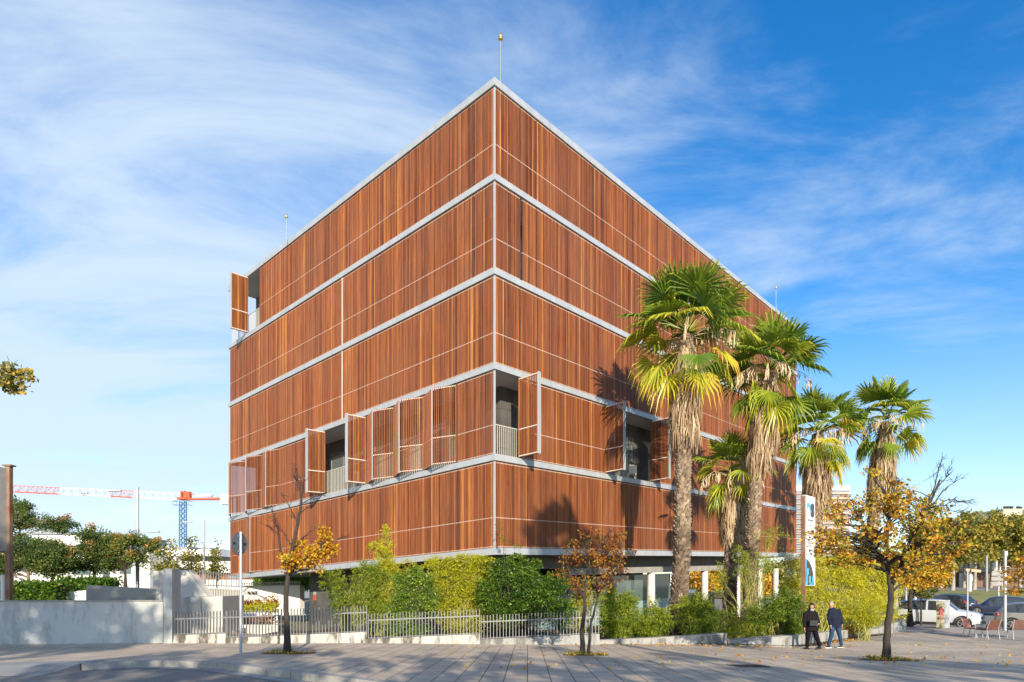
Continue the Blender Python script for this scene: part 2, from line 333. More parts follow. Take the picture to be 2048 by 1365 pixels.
# far right: street, lawn and far pavement
struct('street', sheet(np.linspace(2, 110, 60), lambda x: kerb_line(x), lambda x: kerb_line(x, 26), 24, -.10), M['asphalt'])
mb = MB()
for a in np.arange(14, 56, .75):
    slabpoly(mb, [(a+.005, kerb_line(a)-.2), (a+.745, kerb_line(a+.75)-.2), (a+.745, kerb_line(a+.75)+.05), (a+.005, kerb_line(a)+.05)], lambda x, y: gz(x, y)-.3, lambda x, y: gz(x, y)+.014)
struct('street_kerb', mb, M['kerb'])
struct('plaza', sheet(np.unique(np.r_[np.linspace(14.9, 36, 40), np.linspace(36, 88, 20)]), interp([(14.9, 25.7), (19, 25.2), (24, 24.4), (90, 22)]), lambda x: ye(x)-.25 if x > 15.2 else 27.5, 20, .006), M['plaza'])
struct('lawn', sheet(np.linspace(2, 110, 60), lambda x: kerb_line(x, 26.2), lambda x: max(87, kerb_line(x, 26.2)+1), 16, .03), M['grass'])
struct('far_pavement', sheet(np.linspace(16, 150, 30), lambda x: 87, lambda x: 125, 12, .0), M['apron'])
struct('garden_bed', sheet(np.linspace(-9.3, 18.0, 40), interp([(-9.3, 21.25), (3.0, 21.4), (7.5, 21.95), (9.7, 22.3), (11.6, 23.6), (14.2, 26.3), (20, 32)]), lambda x: 62, 40, .06), M['soil'])
# manhole cover
mb = MB(); c = G(1495, 12.6, .005)
yy = 1576/(1333-1213)
slabpoly(mb, [(PX(1452, 13.3), 13.3), (PX(1518, 13.3), 13.3), (PX(1540, 12.95), 12.75), (PX(1475, 12.9), 12.75)], lambda x, y: gz(x, y)-.02, lambda x, y: gz(x, y)+.007)
M['iron'] = mat('cast_iron', (.06, .05, .045), .7, .4, (.09, .075, .065), 30, 4, .5, 200)
tag(mb.build('drain_cover', M['iron']), 'dark cast iron cover set flush in the paving', 'drain cover')
# ---------------------------------------------------------------- the slatted building
C0 = np.array([-.636, 23.0]); dL = np.array([-.7443, .6678]); dR = np.array([.6678, .7443]); nL = np.array([-.6678, -.7443]); nR = np.array([.7443, -.6678])
LL, LR = 21.6, 33.0; SH = .0472
def zb(z, xy): return CZ+z+SH*(xy[0]-C0[0])              # the building steps up with its sloping site
def zrel(y): return (HY-y)/FPX*23.0
ZL = [zrel(y) for y in (1103, 915, 733, 543, 355, 165)]   # slab centres, bottom to top
SB = .112                                                # half height of a slab edge
bld = thing('slatted_building', 'large corner building clad in orange brown vertical wooden slats with pale steel slab edges', 'building', (C0[0], C0[1], CZ-2.0))
def FP(side, s, out=0.):
    return C0+(dL*s+nL*out if side == 'L' else dR*s+nR*out)
def qbox(mb, A, B, nrm, t0, t1, z0, z1, mi=0, rnd=None):
    """box along plan segment AB, between offsets t0..t1 along nrm"""
    A = np.asarray(A); B = np.asarray(B)
    p = [A+nrm*t0, B+nrm*t0, B+nrm*t1, A+nrm*t1]
    v = [(*q, zb(z0, q)) for q in p]+[(*q, zb(z1, q)) for q in p]
    return mb.add(v, BF, mi, rnd)
PITCH = .0755
def leaf(A, B, nrm, z0, z1, mb, frame=False, dens=1.0, tint=0.):
    A = np.asarray(A, float); B = np.asarray(B, float); ln = np.linalg.norm(B-A); d = (B-A)/ln
    n = max(2, int(round(ln/PITCH*dens))); w = .034 if not frame else .033
    base = random.gauss(0, .045)+tint
    for i in range(n):
        c = A+d*(ln*(i+.5)/n)
        r = min(1, max(0, .45+base+random.gauss(0, .21)+(.32 if random.random() < .10 else 0)-(.3 if random.random() < .10 else 0)))
        dz0, dz1 = random.uniform(0, .012), random.uniform(0, .012)
        qbox(mb, c-d*w/2, c+d*w/2, nrm, -.029, .0, z0+.01+dz0, z1-.01-dz1, 0, r)
    hgt = z1-z0
    for zz_, hh in ((z0+.035, .034), (z0+hgt*.345, .034), (z1-.07, .034)):
        qbox(mb, A+d*.012, B-d*.012, nrm, -.04, -.009, zz_, zz_+hh, 1)
    if frame:
        for q, fw, mi_ in ((A, .022, 0), (B-d*.036, .036, 2)) if frame != 2 else ((A, .036, 2), (B-d*.022, .022, 0)): qbox(mb, q, q+d*fw, nrm, -.062, .004, z0, z1, mi_)
bayL = [.06+1.95*i for i in range(11)]+[LL-.06]
bayR = [.06]+[1.45+1.9625*i for i in range(17)]
bayR[-1] = LR-.05
# special bays: (side, storey, bay) -> list of (kind, amount)
SPEC = {('L', 1, 1): ('V', .42), ('L', 1, 2): ('V', .50), ('L', 1, 3): ('V', .42), ('L', 1, 4): ('SF', 0), ('L', 1, 5): ('SE', 0),
        ('L', 1, 8): ('V', .30), ('L', 1, 9): ('V', .46), ('L', 1, 10): ('V', .55), ('L', 0, 9): ('V', .22),
        ('L', 4, 9): ('SE0', 0), ('L', 4, 10): ('SF0', 0), ('R', 1, 0): ('SE1', 0), ('R', 1, 4): ('O', 0), ('R', 1, 5): ('SE2', 0)}
closed = []; leaves_open = []
W2 = .97
def mkleaf(name, args, label=None, frame=False, tint=0, dens_=.9):
    mb = MB()
    for a in args: leaf(*a, mb, frame, dens_ if frame else 1, tint)
    o = mb.build(name, [M['wood'], M['tip'], M['steel']], bld)
    if label: o['label'] = label
    return o
rail_mb_list = []
def railing(A, B, z, nrm):
    mb = MB(); A = np.asarray(A); B = np.asarray(B); ln = np.linalg.norm(B-A); d = (B-A)/ln
    n = int(ln/.115)
    for i in range(n+1):
        c = A+d*(ln*i/n); qbox(mb, c-d*.008, c+d*.008, nrm, -.02, .0, z+.06, z+1.12)
    qbox(mb, A, B, nrm, -.03, .01, z+1.12, z+1.15); qbox(mb, A, B, nrm, -.03, .01, z+.03, z+.06)
    return mb.build('railing', M['cream_steel'], bld)
for side, edges, nrm in (('L', bayL, nL), ('R', bayR, nR)):
    for st in range(5):
        z0 = ZL[st]+SB+.01; z1 = ZL[st+1]-SB-.01
        for b in range(len(edges)-1):
            s0, s1 = edges[b], edges[b+1]; sp_ = SPEC.get((side, st, b))
            A, B = FP(side, s0), FP(side, s1); nv = nrm
            if sp_ is None:
                mid = (s0+s1)/2
                closed.append((mid+.5*st, side, st, b, FP(side, s0+(.006 if (side, st, b) != ('R', 3, 1) else .085)), FP(side, mid-.006), nrm, z0, z1))
                closed.append((mid+.5*st+.3, side, st, b, FP(side, mid+.006), FP(side, s1-.006), nrm, z0, z1)); continue
            k, am = sp_
            lab = 'folding slatted shutter pushed open and standing out from the facade'
            if k == 'V':
                ap = (A+B)/2+nrm*am
                for fr_, P0, P1 in ((1, A, ap), (2, ap, B)):
                    d = (P1-P0)/np.linalg.norm(P1-P0); nn = np.array([d[1], -d[0]])
                    if nn@nrm < 0: nn = -nn
                    mkleaf('folding_shutter', [(P0, P1, nn, z0+.02, z1-.02)], lab, fr_, 0, 1.12 if b > 7 else .95)
                railing(FP(side, s0, -.12), FP(side, s1, -.12), ZL[st]+SB, nrm)
            elif k[:2] == 'SE' or k[:2] == 'SF':
                # a stack: two leaves folded flat against each other and square to the facade
                if k == 'SE': s = 11.25
                elif k == 'SF': s = s0+.10
                elif k == 'SE0': s = None
                elif k == 'SF0': s = 19.25
                elif k == 'SE1': s = s1-.10
                else: s = s1+.08
                if s is not None:
                    O = FP(side, s, .02); Q = FP(side, s, .02+W2); al = dL if side == 'L' else dR
                    mkleaf('folding_shutter', [(O, Q, al, z0+.02, z1-.02)], lab, True, .08)
                    mkleaf('folding_shutter', [(O+al*.10, Q+al*.10, al, z0+.02, z1-.02)], None, True)
                if k == 'SE' : pass
                if k == 'SE2':
                    O = FP(side, bayR[4]-.10, .02); Q = FP(side, bayR[4]-.10, .02+W2); al = dR
                    mkleaf('folding_shutter', [(O, Q, al, z0+.02, z1-.02)], lab, True, .05); mkleaf('folding_shutter', [(O+al*.10, Q+al*.10, al, z0+.02, z1-.02)], None, True)
                    continue
                if k in ('SE0',): closed.append((18, side, st, b, FP(side, s0+.006), FP(side, s0+.3), nrm, z0, z1)); s0 = s0+.31
                railing(FP(side, s0, -.12), FP(side, s1, -.12), ZL[st]+SB, nrm)
            elif k == 'O': railing(FP(side, s0, -.12), FP(side, s1, -.12), ZL[st]+SB, nrm)
        # second half of the second open bay on the left is closed again
    if side == 'L':
        st = 1; z0 = ZL[st]+SB+.01; z1 = ZL[st+1]-SB-.01
        closed.append((11.5, 'L', 1, 5, FP('L', 11.40), FP('L', bayL[6]-.006), nL, z0, z1))
# R bay 5 closed remainder
z0 = ZL[1]+SB+.01; z1 = ZL[2]-SB-.01
closed.append((12, 'R', 1, 5, FP('R', 11.55), FP('R', bayR[6]-.006), nR, z0, z1))
closed.sort(key=lambda c: c[0])
for c in closed[:72]: mkleaf('shutter_panel', [(c[4], c[5], c[6], c[7], c[8])])
mb = MB()
for c in closed[72:]: leaf(c[4], c[5], c[6], c[7], c[8], mb)
o = mb.build('shutter_panel', [M['wood'], M['tip'], M['steel']], bld); o['kind'] = 'stuff'
# thin steel seams between bays, the corner posts and the white joint
mb = MB()
for side, edges, nrm in (('L', bayL, nL), ('R', bayR, nR)):
    for st in range(5):
        for b in range(1, len(edges)-1):
            if st == 1 and ((side, st, b) in SPEC or (side, st, b-1) in SPEC): continue
            s = edges[b]; w_ = .045 if b % 2 == 0 else .03
            qbox(mb, FP(side, s-w_/2), FP(side, s+w_/2), nrm, -.09, -.035, ZL[st]+SB, ZL[st+1]-SB)
mb.build('seam_post', M['steel_dark'], bld)['kind'] = 'stuff'
for st in range(5):
    for side, nrm in (('L', nL), ('R', nR)):
        mb = MB(); qbox(mb, FP(side, .0), FP(side, .045), nrm, -.06, .002, ZL[st]+SB, ZL[st+1]-SB); mb.build('corner_post', M['steel'], bld)
for st in (2, 3):
    mb = MB(); qbox(mb, FP('L', 9.76), FP('L', 9.84), nL, -.02, .012, ZL[st]+SB, ZL[st+1]-SB); mb.build('joint_post', M['cream_steel'], bld)
# slabs: steel edge band + concrete plate
E = .06
def footprint(o, e=0): return [C0+nL*o*0+(nL+nR)*o, C0+dR*(LR+e)+nR*o, C0+dR*(LR+e)+dL*(LL+e), C0+dL*(LL+e)+nL*o]
for i, z in enumerate(ZL):
    mb = MB(); hb = SB if 0 < i < 5 else (.135 if i == 5 else .125)
    qbox(mb, FP('L', -E*.0, 0)+nR*E, FP('L', LL+.05), nL, -.18, E, z-hb, z+hb)
    o1 = mb.build('slab_edge', M['steel'], bld)
    mb = MB(); qbox(mb, FP('R', .125), FP('R', LR+.05), nR, -.18, E-.002, z-hb+.001, z+hb-.001)
    mb.build('slab_edge', M['steel'], bld)
    mb = MB(); fp = footprint(-.19, 0)
    v = [(*q, zb(z-.10, q)) for q in fp]+[(*q, zb(z+.09, q)) for q in fp]
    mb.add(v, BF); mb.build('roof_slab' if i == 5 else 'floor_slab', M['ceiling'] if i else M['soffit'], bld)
mb = MB()
for z in ZL:
    for side, nrm, L_ in (('L', nL, LL), ('R', nR, LR)):
        for s in np.arange(3.2, L_, 3.9): qbox(mb, FP(side, s), FP(side, s+.012), nrm, E-.01, E+.0025, z-SB-.01, z+SB+.01)
mb.build('edge_joint', M['steel_dark'], bld)['kind'] = 'stuff'
# core walls behind the galleries
def core(iL, iR, z0, z1, m, name, endL=0., endR=.0):
    q0 = C0-nL*iL-nR*iR; pts = [q0, q0+dR*(LR-iL-endR), C0+dR*(LR-endR)+dL*(LL-endL), q0+dL*(LL-iR-endL)]
    mb = MB(); v = [(*q, zb(z0, q)) for q in pts]+[(*q, zb(z1, q)) for q in pts]; mb.add(v, BF); return mb.build(name, m, bld)
for st in range(5): core(1.6, 1.2, ZL[st]+.09, ZL[st+1]-.10, M['stone_dark'], 'inner_wall', endL=.02, endR=.02)
M['glass'] = mat('window_glass', (.10, .14, .14), .06, 0, spec=.9)
M['glass_teal'] = mat('frosted_glass', (.34, .47, .46), .25, 0, (.26, .38, .38), .8)
def wpane(side, s0, s1, inset, z0, z1, m=M['glass'], name='window'):
    mb = MB(); nrm = nL if side == 'L' else nR
    qbox(mb, FP(side, s0, -inset), FP(side, s1, -inset), nrm, 0, .02, z0, z1); o = mb.build(name, m, bld)
    mb = MB()
    for s in (s0-.03, s1): qbox(mb, FP(side, s, -inset), FP(side, s+.03, -inset), nrm, 0, .05, z0-.03, z1+.03)
    for z in (z0-.03, z1): qbox(mb, FP(side, s0+.001, -inset), FP(side, s1-.001, -inset), nrm, 0, .048, z, z+.03)
    f = mb.build('frame', M['steel_dark'], bld); f.parent = o; return o
for s in (8.2, 10.9, 3.0, 14.2, 17.0): wpane('L', s+1.2, s+2.3, 1.6, ZL[1]+.12, ZL[1]+2.5)
for s in (2.6, 9.8, 15.0): wpane('R', s, s+1.6, 1.2, ZL[1]+.12, ZL[1]+2.5)
# ground floor
zg = -3.4
z_top = ZL[0]-.14
mb = MB(); q = [C0-nL*1.7-nR*5.0, C0-nL*1.7-nR*5+dL*(15.8-5.0-.2), C0-nL*9+dL*15.6, C0-nL*9-nR*5.0]
v = [(*p, zb(zg, p)) for p in q]+[(*p, zb(z_top+.03, p)) for p in q]; mb.add(v, BF[:, ::-1]); mb.build('ground_floor_wall', M['stone_dark'], bld)
# recessed beam and round columns on the right
mb = MB(); qbox(mb, FP('R', 3.0, -1.45), FP('R', LR-4, -1.45), nR, -.4, 0, z_top-.48, z_top+.03); mb.build('lintel', M['concrete_dk'], bld)
mb = MB(); qbox(mb, FP('R', 6.0, -1.05), FP('R', LR-4, -1.05), nR, -.36, 0, z_top-.80, z_top-.50); mb.build('beam', M['concrete'], bld)
M['col'] = mat('white_column', (.72, .69, .64), .6, 0, (.62, .59, .54), 3)
for px in (1302, 1409, 1474, 1519, 1551):
    a = (px-CX)/FPX; q0 = FP('R', 0, -1.25); s = (a*q0[1]-q0[0])/(dR[0]-a*dR[1]); q = q0+dR*s
    mb = MB(); lathe(mb, (q[0], q[1], zb(0, q)), [(.21, zg+.5), (.21, z_top-.802)], 20); mb.build('column', M['col'], bld, True)
# glazing behind the columns
ed = [4.2, 6.2, 8.0, 9.9, 12.4, 14.6, 16.8]
for i in range(len(ed)-1):
    wpane('R', ed[i]+.05, ed[i+1]-.05, 1.9, zg+.5, z_top-.9, M['glass'])
    mb = MB(); qbox(mb, FP('R', ed[i]+.05, -1.87), FP('R', ed[i+1]-.05, -1.87), nR, 0, .012, zg+.5, zg+2.2); mb.build('frosted_panel', M['glass_teal'], bld)
mb = MB(); qbox(mb, FP('R', 6.9, -1.75), FP('R', 7.0, -1.75), nR, -.1, .06, zg+.5, -.55); qbox(mb, FP('R', 8.6, -1.75), FP('R', 8.7, -1.75), nR, -.1, .06, zg+.5, -.55)
qbox(mb, FP('R', 6.9, -1.75), FP('R', 8.7, -1.75), nR, -.1, .3, -.55, -.35); qbox(mb, FP('R', 7.76, -1.75), FP('R', 7.84, -1.75), nR, -.1, .05, zg+.5, -.56)
mb.build('door_frame', M['soffit'], bld)
mb = MB(); qbox(mb, FP('R', 16.5, -4.2), FP('R', LR-5, -4.2), nR, -.2, 0, zg, zg+2.1); mb.build('low_wall', M['black'], bld)
mb = MB(); q = [C0-nL*8-nR*7.0, C0-nR*4+dR*17.4, C0-nR*9+dR*17.4, C0-nL*8-nR*9]
v = [(*p, zb(zg, p)) for p in q]+[(*p, zb(z_top+.03, p)) for p in q]; mb.add(v, BF); mb.build('lobby_wall', M['stone_dark'], bld)
# sign plate on the dark wall
mb = MB(); p0 = FP('L', 15.05, -1.7); 
qbox(mb, FP('L', 14.9, -1.7), FP('L', 15.15, -1.7), nL, .002, .03, -.35, -.05, 0); mb.build('alarm_box', mat('alarm_red', (.5, .10, .06), .5), bld)
mb = MB(); qbox(mb, FP('L', 14.9, -1.7), FP('L', 15.15, -1.7), nL, .002, .03, -.04, .12, 0); mb.build('alarm_plate', mat('alarm_grey', (.4, .4, .42), .5), bld)
# lightning rods
M['brass'] = mat('brass', (.62, .42, .12), .35, .8)
def rod(px, Y, ytop, ybase):
    mb = MB(); b = P(px, ybase, Y); t = P(px, ytop+14*23/Y, Y)
    tube(mb, [b, t], .022 if Y < 30 else .018, 8); o = mb.build('lightning_rod', M['steel_dark'], bld, True)
    mb = MB(); s = Y/25 if Y < 30 else .72
    lathe(mb, tuple(t), [(.04*s, 0), (.09*s, .02*s), (.10*s, .08*s), (.07*s, .10*s), (.085*s, .12*s), (.08*s, .20*s), (.04*s, .27*s)], 12)
    c = mb.build('rod_tip', M['brass'], bld, True); c.parent = o
rod(1001, 23.9, 68, 185); rod(573, 32.5, 427, 490); rod(1552, 44, 571, 625)
# things standing on the balconies
def onfloor(side, s, out, st): q = FP(side, s, out); return np.array([q[0], q[1], zb(ZL[st]+.09, q)])
q = onfloor('L', 9.6, -.75, 1); t = thing('drying_rack', 'folding rack with pink and white laundry on the left balcony', 'drying rack', tuple(q)); mb = MB()
for s in (-.35, .35): bar(mb, tuple(q+[s, 0, 0]), tuple(q+[-s*.2, .1, .95]), .02, .02); bar(mb, tuple(q+[s, .2, 0]), tuple(q+[s*.9, .05, .95]), .02, .02)
bar(mb, tuple(q+[-.4, .05, .95]), tuple(q+[.4, .05, .95]), .02, .02); mb.build('frame', M['cream_steel'], t)
for dx, c in ((-.25, (.65, .10, .14)), (-.02, (.7, .7, .68)), (.2, (.55, .22, .25))):
    mb = MB(); v = []
    for i in range(5):
        for k in range(5): v.append(q+np.array([dx-.09+.045*i, .04+.02*math.sin(i*1.9+k), .96-.11*k]))
    mb.add(v, [[i*5+k, (i+1)*5+k, (i+1)*5+k+1, i*5+k+1] for i in range(4) for k in range(4)]); mb.build('garment', mat('garment', c, .9), t, True)
q = onfloor('R', 10.6, -.7, 1); t = thing('balcony_chair', 'white metal chair on the balcony behind the tallest palm', 'chair', tuple(q))
mb = MB(); box(mb, tuple(q+[0, 0, .45]), (.42, .42, .04)); mb.build('seat', M['white_paint'] if 'white_paint' in M else M['cream_steel'], t); mb = MB(); box(mb, tuple(q+[.1, .2, .75]), (.42, .03, .4), .2); mb.build('backrest', M['cream_steel'], t)
for a in (-.18, .18):
    for b in (-.18, .18): mb = MB(); box(mb, tuple(q+[a, b, .22]), (.03, .03, .44)); mb.build('leg', M['cream_steel'], t)
# ---------------------------------------------------------------- plants
def unit(v): return v/np.maximum(np.linalg.norm(v, axis=-1, keepdims=True), 1e-9)
def leaves(mb, p, size, ratio=.6, rnd=None, mi=0, bias=(0, 0, 0), bw=0., fold=.12, outward=None):
    n = len(p); a = rng.normal(size=(n, 3)); a = unit(a)+np.array(bias)*bw
    if outward is not None: a = a+outward
    a = unit(a); s = unit(np.cross(a, rng.normal(size=(n, 3)))); nn = np.cross(a, s)
    L = np.broadcast_to(np.asarray(size, float), (n,))[:, None]*rng.uniform(.7, 1.25, (n, 1)); W = L*ratio/2
    v = np.stack([p, p+a*L*.45+s*W+nn*L*fold, p+a*L, p+a*L*.45-s*W+nn*L*fold], 1).reshape(-1, 3)
    mb.add(v, np.arange(4*n).reshape(n, 4), mi, np.clip(rng.uniform(0, 1, n) if rnd is None else rnd, 0, 1)); return mb
def clump(mb, c, r, n, size, ratio, base, spread=.2, shell=.35, **k):
    """leaves through an ellipsoid, uneven"""
    d = unit(rng.normal(size=(n, 3))); rad = rng.uniform(0, 1, (n, 1))**shell
    p = np.asarray(c)+d*rad*np.asarray(r)
    leaves(mb, p, size, ratio, rng.normal(base, spread, n), outward=d*.6, **k)
G_ORANGE = [(0, (.18, .06, .012)), (.22, (.50, .19, .018)), (.42, (.72, .36, .028)), (.62, (.80, .52, .04)), (.82, (.55, .48, .05)), (1, (.22, .28, .04))]
G_YELLOW = [(0, (.26, .11, .014)), (.25, (.66, .30, .02)), (.6, (.80, .50, .03)), (.85, (.70, .54, .05)), (1, (.26, .32, .04))]
G_RUST = [(0, (.10, .035, .012)), (.35, (.30, .095, .018)), (.65, (.48, .20, .025)), (.9, (.42, .28, .04)), (1, (.18, .19, .03))]
G_GREEN = [(0, (.022, .05, .014)), (.4, (.065, .125, .028)), (.75, (.15, .22, .045)), (1, (.32, .34, .07))]
G_PLANE = [(0, (.06, .085, .024)), (.4, (.20, .22, .045)), (.7, (.42, .37, .06)), (1, (.66, .46, .07))]
G_LIME = [(0, (.12, .17, .010)), (.3, (.42, .44, .018)), (.7, (.72, .66, .03)), (1, (.88, .78, .08))]
G_BAMB = [(0, (.035, .08, .010)), (.4, (.15, .25, .018)), (.8, (.38, .43, .03)), (1, (.60, .54, .06))]
G_LAUR = [(0, (.02, .055, .008)), (.4, (.065, .16, .015)), (.8, (.22, .34, .03)), (1, (.50, .56, .12))]
LM = {}
for k, g in (('orange', G_ORANGE), ('yellow', G_YELLOW), ('rust', G_RUST), ('green', G_GREEN), ('plane', G_PLANE), ('lime', G_LIME), ('bamb', G_BAMB), ('laurel', G_LAUR)):
    LM[k] = ramp_mat('leaf_'+k, g, .5 if k != 'laurel' else .35, .42)
M['pod'] = ramp_mat('seed_pods', [(0, (.22, .13, .03)), (1, (.55, .33, .08))], .7, .2)
M['bark'] = mat('bark', (.075, .058, .045), .9, 0, (.035, .028, .024), 4, 8, 1.0, 30, stretch=(3, 3, 1))
M['bark_grey'] = mat('pale_bark', (.42, .39, .33), .85, 0, (.26, .24, .19), 3, 6, .4, 20)
M['bark_tan'] = mat('tan_bark', (.30, .22, .15), .9, 0, (.18, .13, .09), 5, 6, .5, 20)
def limb(mb, A, B, r0, r1, sag=0., n=5, seg=6, wob=.05):
    A = np.asarray(A, float); B = np.asarray(B, float); L = np.linalg.norm(B-A); pts = []; rs = []
    for i in range(seg+1):
        t = i/seg; q = A*(1-t)+B*t; q = q+np.array([0, 0, sag*math.sin(t*math.pi)*L])
        if 0 < i < seg: q = q+rng.normal(0, wob*L/seg, 3)
        pts.append(tuple(q)); rs.append(r0*(1-t)+r1*t)
    tube(mb, pts, rs, n, cap=False); return pts
def tree(name, label, cat, base, trunk, lobes, lm, leaf_=.09, n_clump=40, per=60, ratio=.75, r_tr=.11, tipr=.3, bark='bark', group=None, twig=True, bare=(), basec=.5, clr=.26, pods=0, droop=0., depth=1.0, spread=.13):
    """trunk: list of polylines of world points (first is the main stem); lobes: (px,py,rx,ry,Y) ellipses of foliage"""
    base = np.asarray(base, float); t = thing(name, label, cat, tuple(base), group)
    tb = MB(); nodes = []
    for j, pl in enumerate(trunk):
        pl = [np.asarray(q, float) for q in pl]; m = len(pl); r0 = r_tr if j == 0 else r_tr*.6
        rs = [r0*(1.35 if i == 0 else 1)*(1-.6*i/(m-1)) for i in range(m)]
        sm = []; sr = []
        for i in range(m-1):
            for q in range(4): u_ = q/4; sm.append(pl[i]*(1-u_)+pl[i+1]*u_+rng.normal(0, .006, 3)); sr.append(rs[i]*(1-u_)+rs[i+1]*u_)
        sm.append(pl[-1]); sr.append(rs[-1]); tube(tb, sm, sr, 9)
        nodes += [(q, r) for i, (q, r) in enumerate(zip(sm, sr)) if i > len(sm)*.35 or j > 0]
    NP_ = np.array([q for q, r in nodes]); NR = [r for q, r in nodes]
    cb_ = MB(); pb = MB(); tw = MB()
    area = [l[2]*l[3] for l in lobes]; tot = sum(area)
    for li, l in enumerate(lobes):
        px, py, rx, ry, Y = l[:5]; c0 = P(px, py, Y); s = Y/FPX
        k = max(2, int(n_clump*area[li]/tot))
        for _ in range(k):
            d = unit(rng.normal(size=3))*rng.uniform(.15, 1)**.5
            c = c0+d*np.array([rx*s, rx*s*depth, ry*s])
            dist = np.linalg.norm(NP_-c, axis=1)+np.maximum(0, NP_[:, 2]-c[2]+.15)*3; i = int(np.argmin(dist))
            if np.linalg.norm(NP_[i]-c) > .1: limb(tw, NP_[i], c, max(.008, min(NR[i]*.5, .045)), .006, .06+.05*rng.random(), 5, 5, .10)
            if twig:
                for _q in range(3):
                    e = c+rng.normal(0, tipr*.6, 3); limb(tw, c, e, .006, .003, 0, 3, 2, .15)
            m = int(per*rng.uniform(.5, 1.5)); rr = tipr*rng.uniform(.6, 1.3)
            clump(cb_, c, (rr, rr, rr*.8), m, leaf_, ratio, basec+rng.normal(0, spread), clr, .6, bias=(0, 0, -1), bw=droop)
            if pods and rng.random() < pods:
                clump(pb, c+np.array([0, 0, rr*.6]), (rr*.5, rr*.5, rr*.5), int(m*.5), leaf_*.9, .8, .5, .3, .6)
    for b in bare:                                   # bare twigs: (px0,py0,px1,py1,Y,thick)
        A = P(b[0], b[1], b[4]); B = P(b[2], b[3], b[4]+rng.normal(0, .2)); pts = limb(tw, A, B, b[5], .006, .05, 5, 8, .12)
        for q in range(10):
            i = rng.integers(2, 9); st = np.array(pts[i-1]); dd = B-A; Ln = np.linalg.norm(dd)
            e = st+unit(dd+rng.normal(0, .55, 3)*Ln)*Ln*rng.uniform(.12, .4); p2 = limb(tw, st, e, .008, .003, 0, 3, 4, .12)
            for z in range(2): e2 = np.array(p2[2])+unit(dd+rng.normal(0, .9, 3)*Ln)*Ln*rng.uniform(.06, .16); limb(tw, p2[2], e2, .004, .0025, 0, 3, 2, .1)
    tr = tb.build('trunk', M[bark], t, True)
    if tw.n: tw.build('branches', M[bark], t, True)
    if cb_.n: cb_.build('crown', LM[lm], t)
    if pb.n: pb.build('seed_pods', M['pod'], t)['kind'] = 'stuff'
    return t
def stem(px0, Y, *pts):
    """polyline from the ground at px0,Y through pixel points"""
    return [G(px0, Y, -.08)]+[P(a, b, (c[0] if c else Y)) for a, b, *c in pts]
def tree_pit(px, Y, wx, wy, label):
    mb = MB(); c = G(px, Y); pts = []
    for i in range(18):
        a = 2*math.pi*i/18; sx = math.copysign(abs(math.cos(a))**.5, math.cos(a)); sy = math.copysign(abs(math.sin(a))**.5, math.sin(a))
        pts.append((c[0]+sx*wx/2+rng.normal(0, .015), c[1]+sy*wy/2+rng.normal(0, .015)))
    slabpoly(mb, pts, lambda x, y: gz(x, y)-.1, lambda x, y: gz(x, y)+.006, 0)
    n = 240; q = np.c_[c[0]+rng.uniform(-.5, .5, n)*wx*.92, c[1]+rng.uniform(-.5, .5, n)*wy*.92]; z = gza(q[:, 0], q[:, 1])+.012+rng.uniform(0, .03, n)
    leaves(mb, np.c_[q, z], .055, .7, None, 1, fold=.05)
    m = 60; q = np.c_[c[0]+rng.uniform(-.5, .1, m)*wx*.8, c[1]+rng.uniform(-.4, .4, m)*wy*.8]; leaves(mb, np.c_[q, gza(q[:, 0], q[:, 1])+.01], .12, .15, None, 2, bias=(0, 0, 1), bw=2.)
    tag(mb.build('tree_pit', [M['soil'], LM['orange'], LM['bamb']]), label, 'tree pit', 'tree pits in the paving')
# --- the three street trees
YT = 16.8
tree('street_tree', 'slim street tree with bare top twigs and an orange tuft before the dark wall', 'tree', G(575, YT),
     [stem(575, YT, (574, 1250), (572, 1190), (578, 1140), (584, 1100), (596, 1045), (603, 1000)), [P(573, 1140, YT), P(562, 1105, YT), P(556, 1060, YT)], [P(574, 1150, YT), P(605, 1120, YT), P(640, 1110, YT)]],
     [(610, 1125, 46, 24, YT), (645, 1090, 30, 32, YT), (582, 1128, 20, 18, YT), (600, 1090, 24, 14, YT), (628, 1112, 48, 26, YT)], 'yellow', .072, 48, 60, .85, .082, .18, basec=.45, group='street trees in paving pits',
     bare=[(603, 1000, 610, 950, YT, .02), (603, 1000, 583, 940, YT, .018), (600, 1010, 655, 985, YT, .016), (596, 1045, 560, 985, YT, .018), (598, 1030, 640, 1000, YT, .015), (556, 1060, 540, 1015, YT, .014), (585, 1095, 545, 1040, YT, .015), (556, 1070, 530, 1050, YT, .012),
           (620, 1110, 690, 1075, YT, .012), (584, 1100, 640, 1050, YT, .014), (603, 1003, 590, 925, YT, .016)])
tree_pit(578, YT, 1.35, .8, 'earth pit with fallen leaves around the slim left street tree')
YT = 16.2
tree('street_tree', 'small forked street tree with rust brown thinning leaves in front of the laurel hedge', 'tree', G(1172, YT),
     [stem(1166, YT, (1164, 1260), (1170, 1215), (1168, 1190), (1178, 1130), (1176, 1070)), stem(1176, YT, (1180, 1255), (1192, 1210), (1198, 1180), (1185, 1140), (1200, 1090)), [P(1168, 1195, YT), P(1150, 1170, YT), P(1132, 1130, YT)], [P(1196, 1185, YT), P(1225, 1150, YT), P(1245, 1115, YT)]],
     [(1190, 1140, 72, 40, YT), (1165, 1105, 48, 34, YT), (1185, 1180, 45, 22, YT), (1225, 1110, 45, 34, YT), (1140, 1140, 32, 30, YT), (1175, 1075, 32, 18, YT), (1240, 1078, 16, 20, YT)], 'rust', .075, 84, 28, .7, .06, .17, basec=.5, group='street trees in paving pits',
     bare=[(1178, 1110, 1165, 1060, YT, .012), (1200, 1090, 1228, 1058, YT, .012)])
